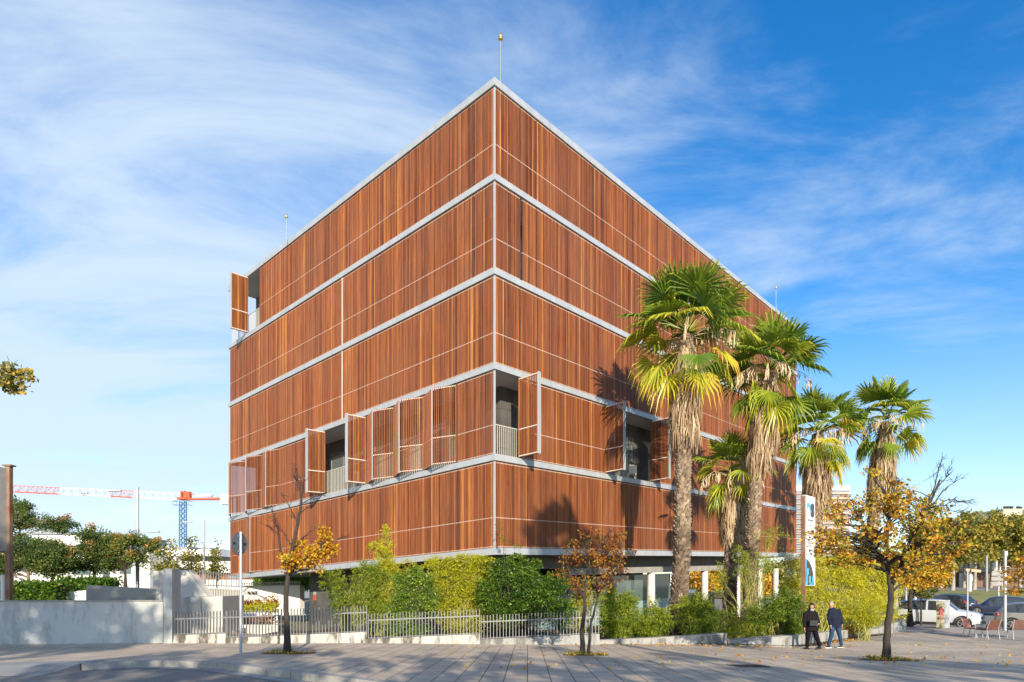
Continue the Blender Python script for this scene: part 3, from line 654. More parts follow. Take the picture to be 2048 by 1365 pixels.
tree_pit(1172, YT, 1.15, .7, 'earth pit with leaves under the small forked street tree')
YT = 14.7
tree('street_tree', 'spreading orange and gold street tree just right of the two walkers', 'tree', G(1772, YT),
     [stem(1772, YT, (1773, 1290), (1776, 1245), (1782, 1200), (1779, 1150), (1772, 1120), (1774, 1070), (1780, 1010)), [P(1782, 1168, YT), P(1800, 1140, YT), P(1808, 1110, YT), P(1830, 1060, YT), P(1858, 1010, YT), P(1880, 960, YT)],
      [P(1776, 1130, YT), P(1750, 1100, YT), P(1735, 1070, YT), P(1715, 1030, YT)], [P(1774, 1080, YT), P(1740, 1055, YT), P(1690, 1050, YT)], [P(1806, 1110, YT), P(1850, 1080, YT), P(1890, 1050, YT)]],
     [(1780, 1060, 105, 55, YT), (1700, 1080, 75, 40, YT), (1690, 1115, 68, 30, YT), (1860, 1060, 60, 50, YT), (1870, 1105, 55, 35, YT), (1790, 1120, 80, 28, YT), (1745, 1000, 60, 35, YT), (1740, 950, 28, 22, YT), (1700, 1020, 50, 24, YT),
      (1800, 975, 30, 30, YT), (1830, 1010, 50, 35, YT), (1665, 1060, 45, 30, YT), (1650, 1090, 30, 24, YT), (1875, 1010, 25, 25, YT), (1905, 1090, 28, 28, YT), (1815, 1150, 40, 18, YT)], 'orange', .078, 205, 27, .85, .088, .21, basec=.60, group='street trees in paving pits',
     bare=[(1858, 1010, 1885, 915, YT, .02), (1862, 1000, 1905, 935, YT, .016), (1850, 1025, 1915, 960, YT, .018), (1850, 1020, 1950, 1000, YT, .016), (1845, 1030, 1925, 1025, YT, .014), (1880, 1000, 1938, 1010, YT, .012), (1780, 1010, 1778, 940, YT, .016), (1772, 1040, 1795, 960, YT, .014)])
tree_pit(1778, YT, 1.25, .8, 'earth pit with red leaves and a green weed under the spreading gold tree')
# tree outside the picture at the left whose branch hangs in; and a rusty one at the right edge
Y = 13.0
tree('roadside_tree', 'yellow green leafy branch reaching in at the left edge against the sky', 'tree', G(-260, Y),
     [stem(-260, Y, (-255, 1150), (-240, 950), (-220, 800)), [P(-240, 950, Y), P(-150, 830, Y), P(-60, 770, Y), P(45, 745, Y)]],
     [(8, 752, 34, 26, Y), (30, 745, 26, 16, Y), (12, 770, 22, 12, Y), (-50, 760, 70, 40, Y), (-160, 750, 110, 90, Y), (-260, 700, 120, 100, Y), (22, 733, 20, 8, Y), (48, 748, 10, 7, Y)], 'plane', .095, 130, 26, .85, .15, .16, basec=.6)
Y = 25.5
tree('plaza_tree', 'orange leaved tree cut by the right edge beside the lamp column', 'tree', G(2110, Y),
     [stem(2110, Y, (2108, 1220), (2104, 1190), (2105, 1130))], [(2045, 1160, 32, 32, Y), (2085, 1150, 60, 60, Y), (2060, 1115, 30, 26, Y), (2022, 1165, 14, 14, Y), (2130, 1120, 60, 60, Y)], 'orange', .10, 70, 50, .85, .10, .28, basec=.55)
Y = 34.0
tree('plaza_tree', 'small gold and green tree standing before the white car', 'tree', G(1820, Y),
     [stem(1820, Y, (1820, 1215), (1821, 1185), (1830, 1150)), [P(1821, 1185, Y), P(1850, 1165, Y)]], [(1845, 1150, 52, 28, Y), (1880, 1150, 28, 24, Y), (1850, 1130, 40, 14, Y), (1815, 1150, 28, 24, Y)], 'yellow', .13, 80, 60, .8, .13, .38, basec=.62)
Y = 37.0
tree('plaza_tree', 'young grey green tree behind the small gold tree', 'tree', G(1842, Y), [stem(1842, Y, (1842, 1195), (1845, 1180))], [(1852, 1187, 24, 12, Y), (1838, 1180, 12, 12, Y)], 'plane', .11, 26, 40, .6, .05, .26, basec=.25)
# trees of the far lawn
for i, (px, lb, Y) in enumerate(((1905, 'plane tree with a pale forked trunk before the brick wall', 88), (1948, 'plane tree with a leafy pale trunk by the white door', 90), (2005, 'plane tree whose crown covers the white balcony', 92), (2075, 'plane tree at the right edge behind the grey signs', 90), (1860, 'plane tree half hidden behind the gold street tree', 92))):
    tree('plane_tree', lb, 'tree', G(px, Y), [stem(px, Y, (px+2, 1150), (px+3, 1125), (px+1, 1080)), [P(px+3, 1130, Y), P(px-12, 1108, Y)]],
         [(px, 1085, 40, 34, Y), (px+14, 1058, 30, 22, Y), (px-20, 1070, 28, 24, Y), (px+2, 1112, 36, 14, Y)]+([(px-10, 1035, 14, 18, Y), (px+30, 1050, 22, 18, Y)] if i in (1, 2) else []), 'plane', .42, 90, 52, .8, .24, 1.0, 'bark_grey', 'plane trees beyond the lawn', False, basec=[.45, .6, .5, .62, .5][i])
for i, (px, lb, Y) in enumerate(((1882, 'dense green tree filling the gap left of the forked plane tree', 97), (1928, 'yellowing tree between the forked plane tree and the white door', 98), (1982, 'broad green tree in front of the white balcony storey', 97), (2040, 'tall green tree below the cream rooftop', 98))):
    tree('avenue_tree', lb, 'tree', G(px, Y), [stem(px, Y, (px, 1150), (px, 1120))], [(px, 1088, 34, 26, Y), (px+6, 1064, 24, 20, Y), (px-8, 1106, 30, 12, Y)], 'plane', .42, 60, 60, .8, .22, 1.0, 'bark_grey', 'trees behind the plane tree row', False, basec=[.35, .62, .42, .4][i])
# ---------------------------------------------------------------- fan palms
M['frond'] = ramp_mat('palm_frond', [(0, (.04, .09, .014)), (.35, (.12, .22, .024)), (.62, (.30, .38, .035)), (.85, (.62, .56, .04)), (1, (.68, .40, .05))], .38, .30)
M['dead'] = ramp_mat('dead_frond', [(0, (.16, .10, .06)), (.4, (.42, .29, .165)), (.8, (.64, .49, .31)), (1, (.74, .61, .42))], .85, .15)
M['boot'] = ramp_mat('palm_trunk', [(0, (.09, .068, .052)), (.4, (.21, .155, .11)), (.8, (.38, .29, .20)), (1, (.52, .41, .28))], .9, noise=((9, 9, 9), .35))
def fan(mb, o, d, pet, rad, base, droop, spread=118, nseg=26, pr=.014, mi=0):
    o = np.asarray(o, float); d = unit(np.asarray(d, float)); up = np.array([0, 0, 1.])
    mid = o+d*pet*.55+np.array([0, 0, .05*pet]); c = o+d*pet-np.array([0, 0, droop*.12*pet])
    tube(mb, [tuple(o), tuple(mid), tuple(c)], [pr*1.6, pr, pr*.8], 4, mi, min(1, max(0, base+.05)), False)
    dd = unit(c-mid); dd = unit(dd-up*droop*.55); s = np.cross(dd, up); s = unit(s) if np.linalg.norm(s) > .05 else np.array([1., 0, 0]); s = unit(s+rng.normal(0, .38, 3)); s = unit(s-dd*(s@dd)); nn = np.cross(s, dd)
    A = np.radians(np.linspace(-spread, spread, nseg+1)); rj = rad*(.80+.25*np.cos(A*.75))*rng.uniform(.94, 1.06, nseg+1)
    inner = []; 
    for i, a in enumerate(A):
        r = rj[i]*.44; cup = .16*abs(math.sin(a))*r
        q = c+dd*math.cos(a)*r+s*math.sin(a)*r+nn*(cup+(.028 if i % 2 else -.028)*rad)-up*.06*r*droop; inner.append(q)
    vs_, fs, rn = [c], [], []; vs_ += inner
    for i in range(nseg):
        am = (A[i]+A[i+1])/2+rng.normal(0, .02); r = (rj[i]+rj[i+1])/2; r2 = r*.80
        dr = (.10+droop*.35)*rad
        w_f = .20; m0 = c+dd*math.cos(am)*r2+s*math.sin(am)*r2+nn*.12*abs(math.sin(am))*r2-up*dr*.30; w_ = (inner[i+1]-inner[i])*.30
        tip = c+dd*math.cos(am)*r+s*math.sin(am)*r+nn*.08*r-up*dr*(.9+rng.uniform(0, .8))
        k = len(vs_); vs_ += [m0-w_, m0+w_, tip]
        b = base+rng.normal(0, .05)
        fs.append(([0, i+1, i+2], b-.02)); fs.append(([i+1, k, k+1, i+2], b)); fs.append(([k, k+2, k+1], b+.12))
    V = np.array(vs_)
    t3 = [(f, r) for f, r in fs if len(f) == 3]; t4 = [(f, r) for f, r in fs if len(f) == 4]
    mb.add(V, [f for f, r in t3], mi, np.clip([r for f, r in t3], 0, 1)); mb.add(V, [f for f, r in t4], mi, np.clip([r for f, r in t4], 0, 1))
def palm(label, px0, Y, pts, top, crown_r, skirt, trunk_r, n_up=26, n_low=14, seed=1, dark=0., flare=1.5):
    """pts: trunk pixels bottom to top; top: (px,py) trunk head; crown_r metres; skirt: (len px, radius m)"""
    global rng; keep = rng; rng = np.random.default_rng(seed)
    base = G(px0, Y, -.05); t = thing('fan_palm', label, 'palm tree', tuple(base), 'fan palms beside the building')
    line = [base]+[P(a, b, Y) for a, b in pts]+[P(*top, Y)]; line = np.array(line)
    seg = np.r_[0, np.cumsum(np.linalg.norm(np.diff(line, axis=0), axis=1))]; Lt = seg[-1]
    at = lambda s: np.array([np.interp(s, seg, line[:, i]) for i in range(3)])
    rr = lambda s: trunk_r*(1+(flare-1)*math.exp(-s/.8)+(.10 if s < Lt*.45 else 0))
    mb = MB(); S = np.linspace(0, Lt, 60); tube(mb, [at(s) for s in S], [rr(s)*.92 for s in S], 12, 0, .3)
    row = 0; s = .05
    while s < Lt-.1:
        nb = 11
        for k in range(nb):
            a = 2*math.pi*(k+.5*(row % 2))/nb+rng.normal(0, .10); c = at(s); r = rr(s)
            o = np.array([math.cos(a), math.sin(a), 0]); tt = np.array([-math.sin(a), math.cos(a), 0]); h = .17*rng.uniform(.7, 1.3); out = .045+.05*rng.random(); w_ = r*.36
            b0 = c+o*r*.9-np.array([0, 0, h*.5]); tipw = w_*.55
            tp = c+o*(r+out)+np.array([0, 0, h*.5])+tt*rng.normal(0, .02)
            v = [b0-tt*w_, b0+tt*w_, tp+tt*tipw, tp-tt*tipw, c+o*r*.85+np.array([0, 0, h*.5])-tt*tipw, c+o*r*.85+np.array([0, 0, h*.5])+tt*tipw]
            q = min(1, max(0, rng.normal(.68-(.30 if s < Lt*.36 else 0)-dark, .2)))
            mb.add(v, [[0, 1, 2, 3], [3, 2, 5, 4]], 0, q); mb.add(v, [[1, 5, 2], [0, 3, 4]], 0, q*.8)
        s += .105; row += 1
    mb.build('trunk', M['boot'], t)
    hd = at(Lt); cr = MB(); R_ = crown_r
    ga = math.pi*(3-math.sqrt(5))
    for i in range(n_up):
        el = math.radians(86-84*(i/n_up)**.8+rng.normal(0, 6)); az = i*ga+rng.normal(0, .15)
        d = (math.cos(az)*math.cos(el), math.sin(az)*math.cos(el), math.sin(el))
        fan(cr, hd+np.array([0, 0, .15]), d, R_*rng.uniform(.46, .66), R_*rng.uniform(.44, .56), .50+rng.normal(0, .13)+(.12 if el < .25 else 0), max(0, -.05+.5*(i/n_up)), rng.uniform(90, 120))
    hd2 = hd-np.array([0, 0, .36*R_*.55])
    for i in range(n_low):
        el = math.radians(8-60*rng.random()); az = i*2*math.pi/n_low+rng.normal(0, .35)
        d = (math.cos(az)*math.cos(el), math.sin(az)*math.cos(el), math.sin(el))
        fan(cr, hd2, d, R_*rng.uniform(.30, .60), R_*rng.uniform(.34, .45), rng.choice([.40, .50, .58, .66, .74, .82])+rng.normal(0, .03), .9, rng.uniform(90, 112))
    cr.build('crown', M['frond'], t)
    # dead skirt: hanging folded leaves round the upper trunk
    sk = MB(); Ls = skirt[0]/FPX*Y; Rs = skirt[1]
    for i in range(620):
        f = rng.random()**.75; az = rng.uniform(0, 2*math.pi); z0 = -.15*R_-f*Ls*.72; prof = math.sin(min(1, .25+f*.9)*math.pi*.72)
        r0 = trunk_r+(Rs-trunk_r)*prof*rng.uniform(.45, .95); c = at(max(.3, Lt+z0)); hgt = Ls*rng.uniform(.20, .38)
        A = c+np.array([math.cos(az), math.sin(az), 0])*r0*.8; B = c+np.array([math.cos(az), math.sin(az), 0])*r0*rng.uniform(.95, 1.15)+np.array([0, 0, -hgt])+rng.normal(0, .05, 3)
        md = (A+B)/2+np.array([math.cos(az), math.sin(az), 0])*rng.uniform(.02, .14); tt = np.array([-math.sin(az), math.cos(az), 0]); b = rng.normal(.5, .22)
        for q in range(3):
            w_ = rng.uniform(.012, .04); o_ = tt*rng.normal(0, .06); e = rng.normal(0, .04, 3)
            v = [A+o_*.3-tt*w_*.5, A+o_*.3+tt*w_*.5, md+o_+tt*w_, md+o_-tt*w_, B+o_*1.5+e+tt*w_*.3, B+o_*1.5+e-tt*w_*.3]
            sk.add(v, [[0, 1, 2, 3], [3, 2, 4, 5]], 0, min(1, max(0, b+rng.normal(0, .12))))
    # dried flower stalks arching out and hanging
    for i in range(9):
        az = rng.uniform(0, 2*math.pi); o = np.array([math.cos(az), math.sin(az), 0]); A = hd-np.array([0, 0, .1]); m_ = A+o*R_*.45+np.array([0, 0, R_*.12]); B = A+o*R_*.78-np.array([0, 0, R_*.12])
        tube(sk, [tuple(A), tuple((A+m_)/2+np.array([0, 0, .05])), tuple(m_), tuple((m_+B)/2+np.array([0, 0, .03])), tuple(B)], [.02, .014, .012, .01, .006], 4, 0, .7, False)
        for q in range(12):
            u_ = rng.uniform(.3, 1); s0 = A+(m_-A)*min(1, u_*2) if u_ < .5 else m_+(B-m_)*(u_-.5)*2; e = s0+np.array([rng.normal(0, .05), rng.normal(0, .05), -rng.uniform(.25, .65)])
            w_ = np.array([.02, 0, 0]); md = (s0+e)/2+rng.normal(0, .03, 3)
            sk.add([s0-w_*.5, s0+w_*.5, md+w_, md-w_, e+w_*.4, e-w_*.4], [[0, 1, 2, 3], [3, 2, 4, 5]], 0, rng.uniform(.55, 1))
    sk.build('dead_skirt', M['dead'], t); rng = keep
    return t
palm('tallest fan palm, nearest the building corner, with a long shaggy skirt', 1352, 24.3, [(1358, 1200), (1364, 1100), (1366, 950), (1369, 800)], (1374, 672), 2.55, (212, .62), .25, 32, 12, 3)
palm('second tallest fan palm rising just right of the tallest one', 1497, 27.0, [(1500, 1180), (1506, 1060), (1512, 930), (1530, 820)], (1541, 748), 2.3, (190, .60), .235, 28, 13, 5)
palm('shortest dark fan palm tucked between the two tall ones', 1459, 28.5, [(1460, 1180), (1461, 1120), (1465, 1040)], (1462, 950), 1.85, (135, .62), .23, 16, 12, 8, .05)
palm('fan palm behind the tall white and blue sign', 1628, 33.5, [(1630, 1150), (1632, 1050), (1634, 960)], (1636, 868), 2.3, (150, .78), .26, 28, 12, 11)
palm('rightmost fan palm, behind the spreading gold tree', 1738, 36.0, [(1740, 1150), (1746, 1050), (1762, 930)], (1772, 845), 2.4, (165, .72), .26, 26, 10, 13, .0)
# ---------------------------------------------------------------- shrubs and bamboo
def shrub(name, label, cat, px, Y, lobes, lm, leaf_, per, ratio, nper=40, rad=.28, basec=.5, spread=.16, droop=.3, culms=0, group=None, z=.05, depth=.8, plumes=None):
    b = G(px, Y, z); t = thing(name, label, cat, tuple(b), group); mb = MB(); tw = MB(); s = Y/FPX
    for (cx, cy, rx, ry, *yy) in lobes:
        Yl = yy[0] if yy else Y; c0 = P(cx, cy, Yl); k = int(nper*.85*(rx*ry)/900)+2
        for _ in range(k):
            d = unit(rng.normal(size=3))*rng.uniform(.05, 1)**.4; c = c0+d*np.array([rx*s, rx*s*depth, ry*s])*.88
            rr = rad*rng.uniform(.4, 1.5)
            clump(mb, c, (rr, rr, rr*.75), int(per*rng.uniform(.5, 1.4)), leaf_, ratio, basec+rng.normal(0, .09), spread, .5, bias=(0, 0, -1), bw=droop)
            if _ % 3 == 0: limb(tw, b+rng.normal(0, .12, 3)*np.array([1, 1, 0])+np.array([0, 0, -.05]), c, .014, .004, .05, 4, 5, .06)
    for i in range(culms):
        q = b+np.array([rng.normal(0, .35), rng.normal(0, .3), -.1]); cx, cy, rx, ry = lobes[rng.integers(len(lobes))][:4]; e = P(cx+rng.normal(0, rx*.5), cy-ry*rng.uniform(.2, 1), Y); limb(tw, q, e, .012, .004, .02, 5, 7, .02)
    if plumes is None: plumes = int(sum(l[2] for l in lobes)/(2.6 if lm in ('bamb', 'lime') else 4)) if name not in ('low_shrub', 'climber', 'grass_tuft', 'shade_plant') else 0
    for i in range(plumes):           # long arching shoots that break the outline
        l = lobes[rng.integers(len(lobes))]; Yl = l[4] if len(l) > 4 else Y; an = rng.uniform(-.2, math.pi+.2); k = rng.uniform(.95, 1.34)
        A = P(l[0]+rng.normal(0, l[2]*.3), l[1], Yl+rng.normal(0, .2)); B = P(l[0]+math.cos(an)*l[2]*k, l[1]-math.sin(an)*l[3]*k, Yl-rng.uniform(0, .5)); pts = np.array(limb(tw, A, B, .007, .002, .10, 3, 6, .03))
        m = int(per*.8); u_ = rng.uniform(.35, 1, m); q = np.stack([np.interp(u_*6, range(7), pts[:, c]) for c in range(3)], 1)+rng.normal(0, .05, (m, 3))*(1.25-u_[:, None])
        leaves(mb, q, leaf_*.9, ratio, rng.normal(basec+.1, spread, m), bias=tuple(unit(B-A)+np.array([0, 0, -.5])), bw=1.1)
    mb.build('foliage', LM[lm], t); tw.build('stems', M['culm'] if lm in ('bamb', 'lime') else M['bark'], t, True)
    return t
M['culm'] = mat('bamboo_culm', (.42, .40, .09), .5, 0, (.30, .32, .07), 3)
gb = 'clipped bamboo balls along the planter wall'
shrub('bamboo_shrub', 'loose olive bamboo at the left end of the hedge before the dark wall', 'shrub', 690, 24.4, [(695, 1200, 44, 38), (668, 1170, 24, 26), (740, 1150, 32, 26), (690, 1230, 30, 24), (735, 1205, 40, 50)], 'bamb', .13, 44, .22, 26, .26, .48, culms=8)
shrub('bamboo_shrub', 'yellow bamboo clump with one tall feathery shoot over the steel edge', 'shrub', 770, 24.8, [(770, 1175, 50, 45), (770, 1120, 18, 20), (772, 1085, 9, 30), (750, 1095, 10, 8), (800, 1140, 50, 20), (760, 1225, 40, 40)], 'lime', .12, 46, .20, 28, .25, .42, culms=8)
shrub('laurel_shrub', 'glossy bright green laurel bush pushing through the fence', 'shrub', 810, 22.5, [(818, 1192, 40, 42), (800, 1228, 38, 32), (838, 1158, 28, 22), (800, 1165, 16, 14), (775, 1262, 26, 14, 22.0), (830, 1262, 30, 14, 22.0), (860, 1200, 25, 45)], 'laurel', .10, 50, .42, 34, .24, .66, .18, .1)
shrub('bamboo_shrub', 'wide yellow bamboo bush in the middle of the hedge', 'shrub', 915, 23.4, [(900, 1180, 56, 52), (950, 1165, 44, 48), (880, 1138, 34, 22), (940, 1126, 48, 14), (925, 1232, 64, 40), (990, 1190, 30, 60)], 'lime', .12, 52, .20, 34, .27, .34, culms=10)
shrub('laurel_shrub', 'tall dark green laurel bush below the building corner', 'shrub', 1040, 22.6, [(1035, 1172, 50, 44), (1075, 1200, 48, 50), (1005, 1142, 26, 22), (1058, 1134, 22, 16), (1110, 1170, 30, 26), (1025, 1228, 60, 36), (1122, 1230, 36, 30), (978, 1190, 22, 34), (1030, 1120, 14, 10)], 'laurel', .105, 50, .42, 38, .27, .42, .2, .1)
shrub('bamboo_shrub', 'thin lime bamboo showing behind the forked street tree', 'shrub', 1160, 24.2, [(1160, 1225, 26, 45), (1180, 1190, 24, 34)], 'lime', .12, 40, .20, 22, .26, .45, culms=6)
shrub('bamboo_shrub', 'round bamboo ball, leftmost of the row on the planter wall', 'shrub', 1238, 22.6, [(1238, 1235, 46, 48), (1233, 1205, 36, 28)], 'bamb', .12, 60, .20, 56, .24, .52, .17, .5, group=gb)
shrub('bamboo_shrub', 'smaller round bamboo ball just left of the tallest palm', 'shrub', 1306, 22.6, [(1307, 1243, 38, 40)], 'bamb', .12, 60, .20, 60, .22, .56, .17, .5, group=gb)
shrub('bamboo_shrub', 'round bamboo ball just right of the tallest palm', 'shrub', 1392, 22.8, [(1392, 1240, 42, 44), (1390, 1212, 32, 24)], 'bamb', .12, 60, .20, 56, .24, .54, .17, .5, group=gb)
shrub('bamboo_shrub', 'thin open bamboo with yellow canes between the palm trunks', 'shrub', 1505, 25.0, [(1500, 1150, 26, 50), (1530, 1130, 22, 30), (1490, 1235, 34, 30), (1480, 1115, 14, 20), (1545, 1075, 30, 20), (1440, 1165, 12, 40), (1460, 1250, 30, 14)], 'bamb', .13, 22, .20, 22, .26, .62, culms=16)
shrub('bamboo_shrub', 'dark green bamboo ball right of the palms', 'shrub', 1545, 23.6, [(1542, 1236, 46, 46), (1582, 1234, 40, 48), (1572, 1205, 30, 26)], 'bamb', .12, 60, .20, 50, .25, .32, .17, .5, group=gb)
shrub('bamboo_thicket', 'tall bright lime bamboo thicket behind the sign and the walkers', 'bamboo', 1640, 26.5, [(1600, 1170, 34, 60), (1640, 1190, 40, 70), (1690, 1180, 50, 65), (1740, 1185, 50, 60), (1780, 1200, 30, 48), (1650, 1135, 40, 22), (1720, 1130, 36, 20), (1585, 1125, 22, 20), (1705, 1232, 60, 34)], 'lime', .13, 46, .20, 26, .30, .55, .2, .35, culms=16, depth=.5)
shrub('bamboo_shrub', 'green bamboo bush at the end of the planter behind the man', 'shrub', 1730, 25.6, [(1745, 1225, 40, 34), (1715, 1235, 30, 26)], 'lime', .11, 50, .20, 30, .25, .38, .2, .3)
shrub('grass_tuft', 'dry blonde grass tuft with grey green lavender at the planter end', 'plant', 1712, 26.5, [(1712, 1258, 24, 12), (1695, 1262, 16, 7)], 'plane', .16, 40, .10, 60, .15, .7, .2, -1.0)
# small climber showing on the slats
shrub('climber', 'sparse green climber growing up the slats beside the corner post', 'plant', 1010, 22.2, [(1008, 1075, 10, 14), (1000, 1055, 6, 12), (1030, 1092, 16, 4)], 'laurel', .07, 16, .5, 26, .12, .55, .15, 0, z=1.5)
shrub('bamboo_shrub', 'low lime bamboo filling the ground between the palm trunks', 'shrub', 1455, 23.4, [(1435, 1262, 20, 12), (1470, 1258, 24, 16), (1505, 1262, 22, 14), (1440, 1235, 10, 22, 24)], 'bamb', .11, 40, .2, 50, .2, .6, .2, .3)
shrub('shade_plant', 'dark low plants in the shade behind the bamboo balls', 'plant', 1270, 25, [(1270, 1255, 60, 14, 25), (1350, 1255, 30, 16, 25), (1220, 1245, 30, 20, 25), (1420, 1245, 30, 12, 26)], 'green', .12, 40, .5, 40, .24, .5)
# ---------------------------------------------------------------- fences, walls and planters
M['picket'] = mat('galvanised_picket', (.29, .30, .305), .5, .3, (.24, .25, .255), 3)
def wallmat(name, c1, c2, c3):
    m = mat(name, c1, .85, 0, c2, 1.2, 8, .25, 18, stretch=(1, 1, .8)); t = m.node_tree; b = t.nodes['Principled BSDF']
    src = b.inputs['Base Color'].links[0].from_socket
    tcn = t.nodes.new('ShaderNodeTexCoord'); n = t.nodes.new('ShaderNodeTexNoise'); n.inputs['Scale'].default_value = 1.1; n.inputs['Detail'].default_value = 9; n.inputs['Roughness'].default_value = .7
    mpn = t.nodes.new('ShaderNodeMapping'); mpn.inputs['Scale'].default_value = (2.2, 2.2, .7); t.links.new(tcn.outputs['Object'], mpn.inputs[0]); t.links.new(mpn.outputs[0], n.inputs[0])
    mr = t.nodes.new('ShaderNodeMapRange'); mr.inputs['From Min'].default_value = .49; mr.inputs['From Max'].default_value = .60; t.links.new(n.outputs[0], mr.inputs[0])
    mx = t.nodes.new('ShaderNodeMix'); mx.data_type = 'RGBA'; t.links.new(mr.outputs[0], mx.inputs['Factor']); t.links.new(src, mx.inputs['A']); mx.inputs['B'].default_value = (*c3, 1)
    t.links.new(mx.outputs['Result'], b.inputs['Base Color']); return m
M['wall_blue'] = wallmat('rendered_wall', (.57, .585, .55), (.50, .515, .485), (.39, .405, .385))
M['stained'] = wallmat('stained_white_wall', (.54, .53, .47), (.42, .41, .36), (.10, .09, .07))
M['planter'] = wallmat('concrete_planter', (.37, .375, .355), (.29, .30, .285), (.15, .15, .135))
M['lime_wall'] = mat('pale_rendered_wall', (.60, .58, .51), .85, 0, (.48, .47, .42), 1.5, 8, .1, 12)
M['white'] = mat('white_render', (.80, .79, .75), .8, 0, (.72, .71, .68), .6, 6)
def pxwall(mb, pA, pB, th, zA0=None, zA1=None, zB0=None, zB1=None, mi=0):
    """wall from (px,Y,top_py,bottom_py) to the same; thickness goes away from the camera"""
    (pa, Ya, ta, ba), (pb, Yb, tb, bb) = pA, pB
    A = P(pa, ta, Ya); B = P(pb, tb, Yb); a0 = P(pa, ba, Ya); b0 = P(pb, bb, Yb); d = (B-A)[:2]; d = d/np.linalg.norm(d); n = np.array([-d[1], d[0], 0])*th
    v = [a0, b0, b0+n, a0+n, A, B, B+n, A+n]; mb.add(v, BF, mi); return mb
secs = [('left', 331, 453, 1226, 1222, 1271, 1267, 1292), ('second', 455, 734, 1222, 1212, 1276, 1264, 1291), ('third', 737, 959, 1228, 1219, 1278, 1268, 1291), ('right', 962, 1197, 1231, 1221, 1279, 1268, 1291)]
labs = ['leftmost picket fence section on a stained stub wall beside the tall pier', 'picket fence section crossing in front of the dark stone wall', 'picket fence section with the green laurel bush growing through it', 'picket fence section with thin bars below the forked street tree']
YF = 21.1
for (nm, x0, x1, t0, t1, b0, b1, g), lb in zip(secs, labs):
    c = G(x0, YF); th_ = thing('picket_fence', lb, 'fence', (c[0], c[1], c[2]), 'picket fence sections on the low wall')
    mb = MB(); X0, X1 = PX(x0, YF), PX(x1, YF); n = int((X1-X0)/.1055)
    zt = lambda u: CZ-(t0+(t1-t0)*u-HY)/FPX*YF; zb_ = lambda u: CZ-(b0+(b1-b0)*u-HY)/FPX*YF
    for i in range(n+1):
        u_ = i/n; x = X0+(X1-X0)*u_+rng.normal(0, .003); a, b = zb_(u_)-.03, zt(u_)+rng.normal(0, .004)
        box(mb, (x, YF, (a+b)/2), (.018, .066, b-a))
    mb.build('pickets', M['picket'], th_)
    mb = MB(); bar(mb, (X0, YF, zt(0)-.22), (X1, YF, zt(1)-.22), .012, .035); bar(mb, (X0, YF, zb_(0)+.03), (X1, YF, zb_(1)+.03), .07, .014); mb.build('rail', M['picket'], th_)
    mb = MB(); ns = 6
    for i in range(ns):
        u0, u1 = i/ns, (i+1)/ns; xa, xb = X0-.02+(X1-X0+.04)*u0, X0-.02+(X1-X0+.04)*u1
        mb.add([(xa, YF-.12, zb_(0)-1.2), (xb, YF-.12, zb_(0)-1.2), (xb, YF+.12, zb_(0)-1.2), (xa, YF+.12, zb_(0)-1.2), (xa, YF-.12, zb_(u0)), (xb, YF-.12, zb_(u1)), (xb, YF+.12, zb_(u1)), (xa, YF+.12, zb_(u0))], BF[[1, 2, 4]] if 0 < i < ns-1 else BF)
    mb.build('stub_wall', M['stained'] if x0 < 900 else M['planter'], th_)
# planter / seat walls at the right (px, Y, top, bottom)
def planter(path, th, lb, g='low concrete walls round the planting'):
    c = G(path[0][0], path[0][1]); t = thing('planter_wall', lb, 'wall', tuple(c), g); mb = MB(); cp_ = MB()
    for A, B in zip(path[:-1], path[1:]):
        pxwall(mb, (A[0], A[1], A[2], A[3]+25), (B[0], B[1], B[2], B[3]+25), th)
        a = P(A[0], A[2], A[1]); b = P(B[0], B[2], B[1]); d = (b-a)[:2]; d = d/np.linalg.norm(d); n = np.array([-d[1], d[0], 0]); up = np.array([0, 0, .035])
        v = [a-n*.015, b-n*.015, b+n*(th+.02), a+n*(th+.02)]; cp_.add([*v, *[q+up for q in v]], BF)
    mb.build('wall_body', M['planter'], t); cp_.build('coping', M['kerb'], t); return t
planter([(1199, 21.3, 1283, 1290), (1310, 21.6, 1278, 1292), (1454, 22.0, 1269, 1294)], .30, 'long low planter wall rising to a blunt end below the palms')
planter([(1456, 22.1, 1284, 1295), (1500, 22.2, 1280, 1296), (1578, 22.35, 1274, 1298)], .45, 'seat wall with a wide pale top left of the walking woman')
planter([(1579, 22.5, 1274, 1298), (1640, 24.2, 1268, 1290), (1696, 26.0, 1262, 1282)], .30, 'low wall running away behind the two walkers')
planter([(1723, 28.3, 1268, 1274), (1768, 30.0, 1254, 1270), (1811, 32.0, 1241, 1265)], .30, 'low tapered wall behind the gold tree trunk')
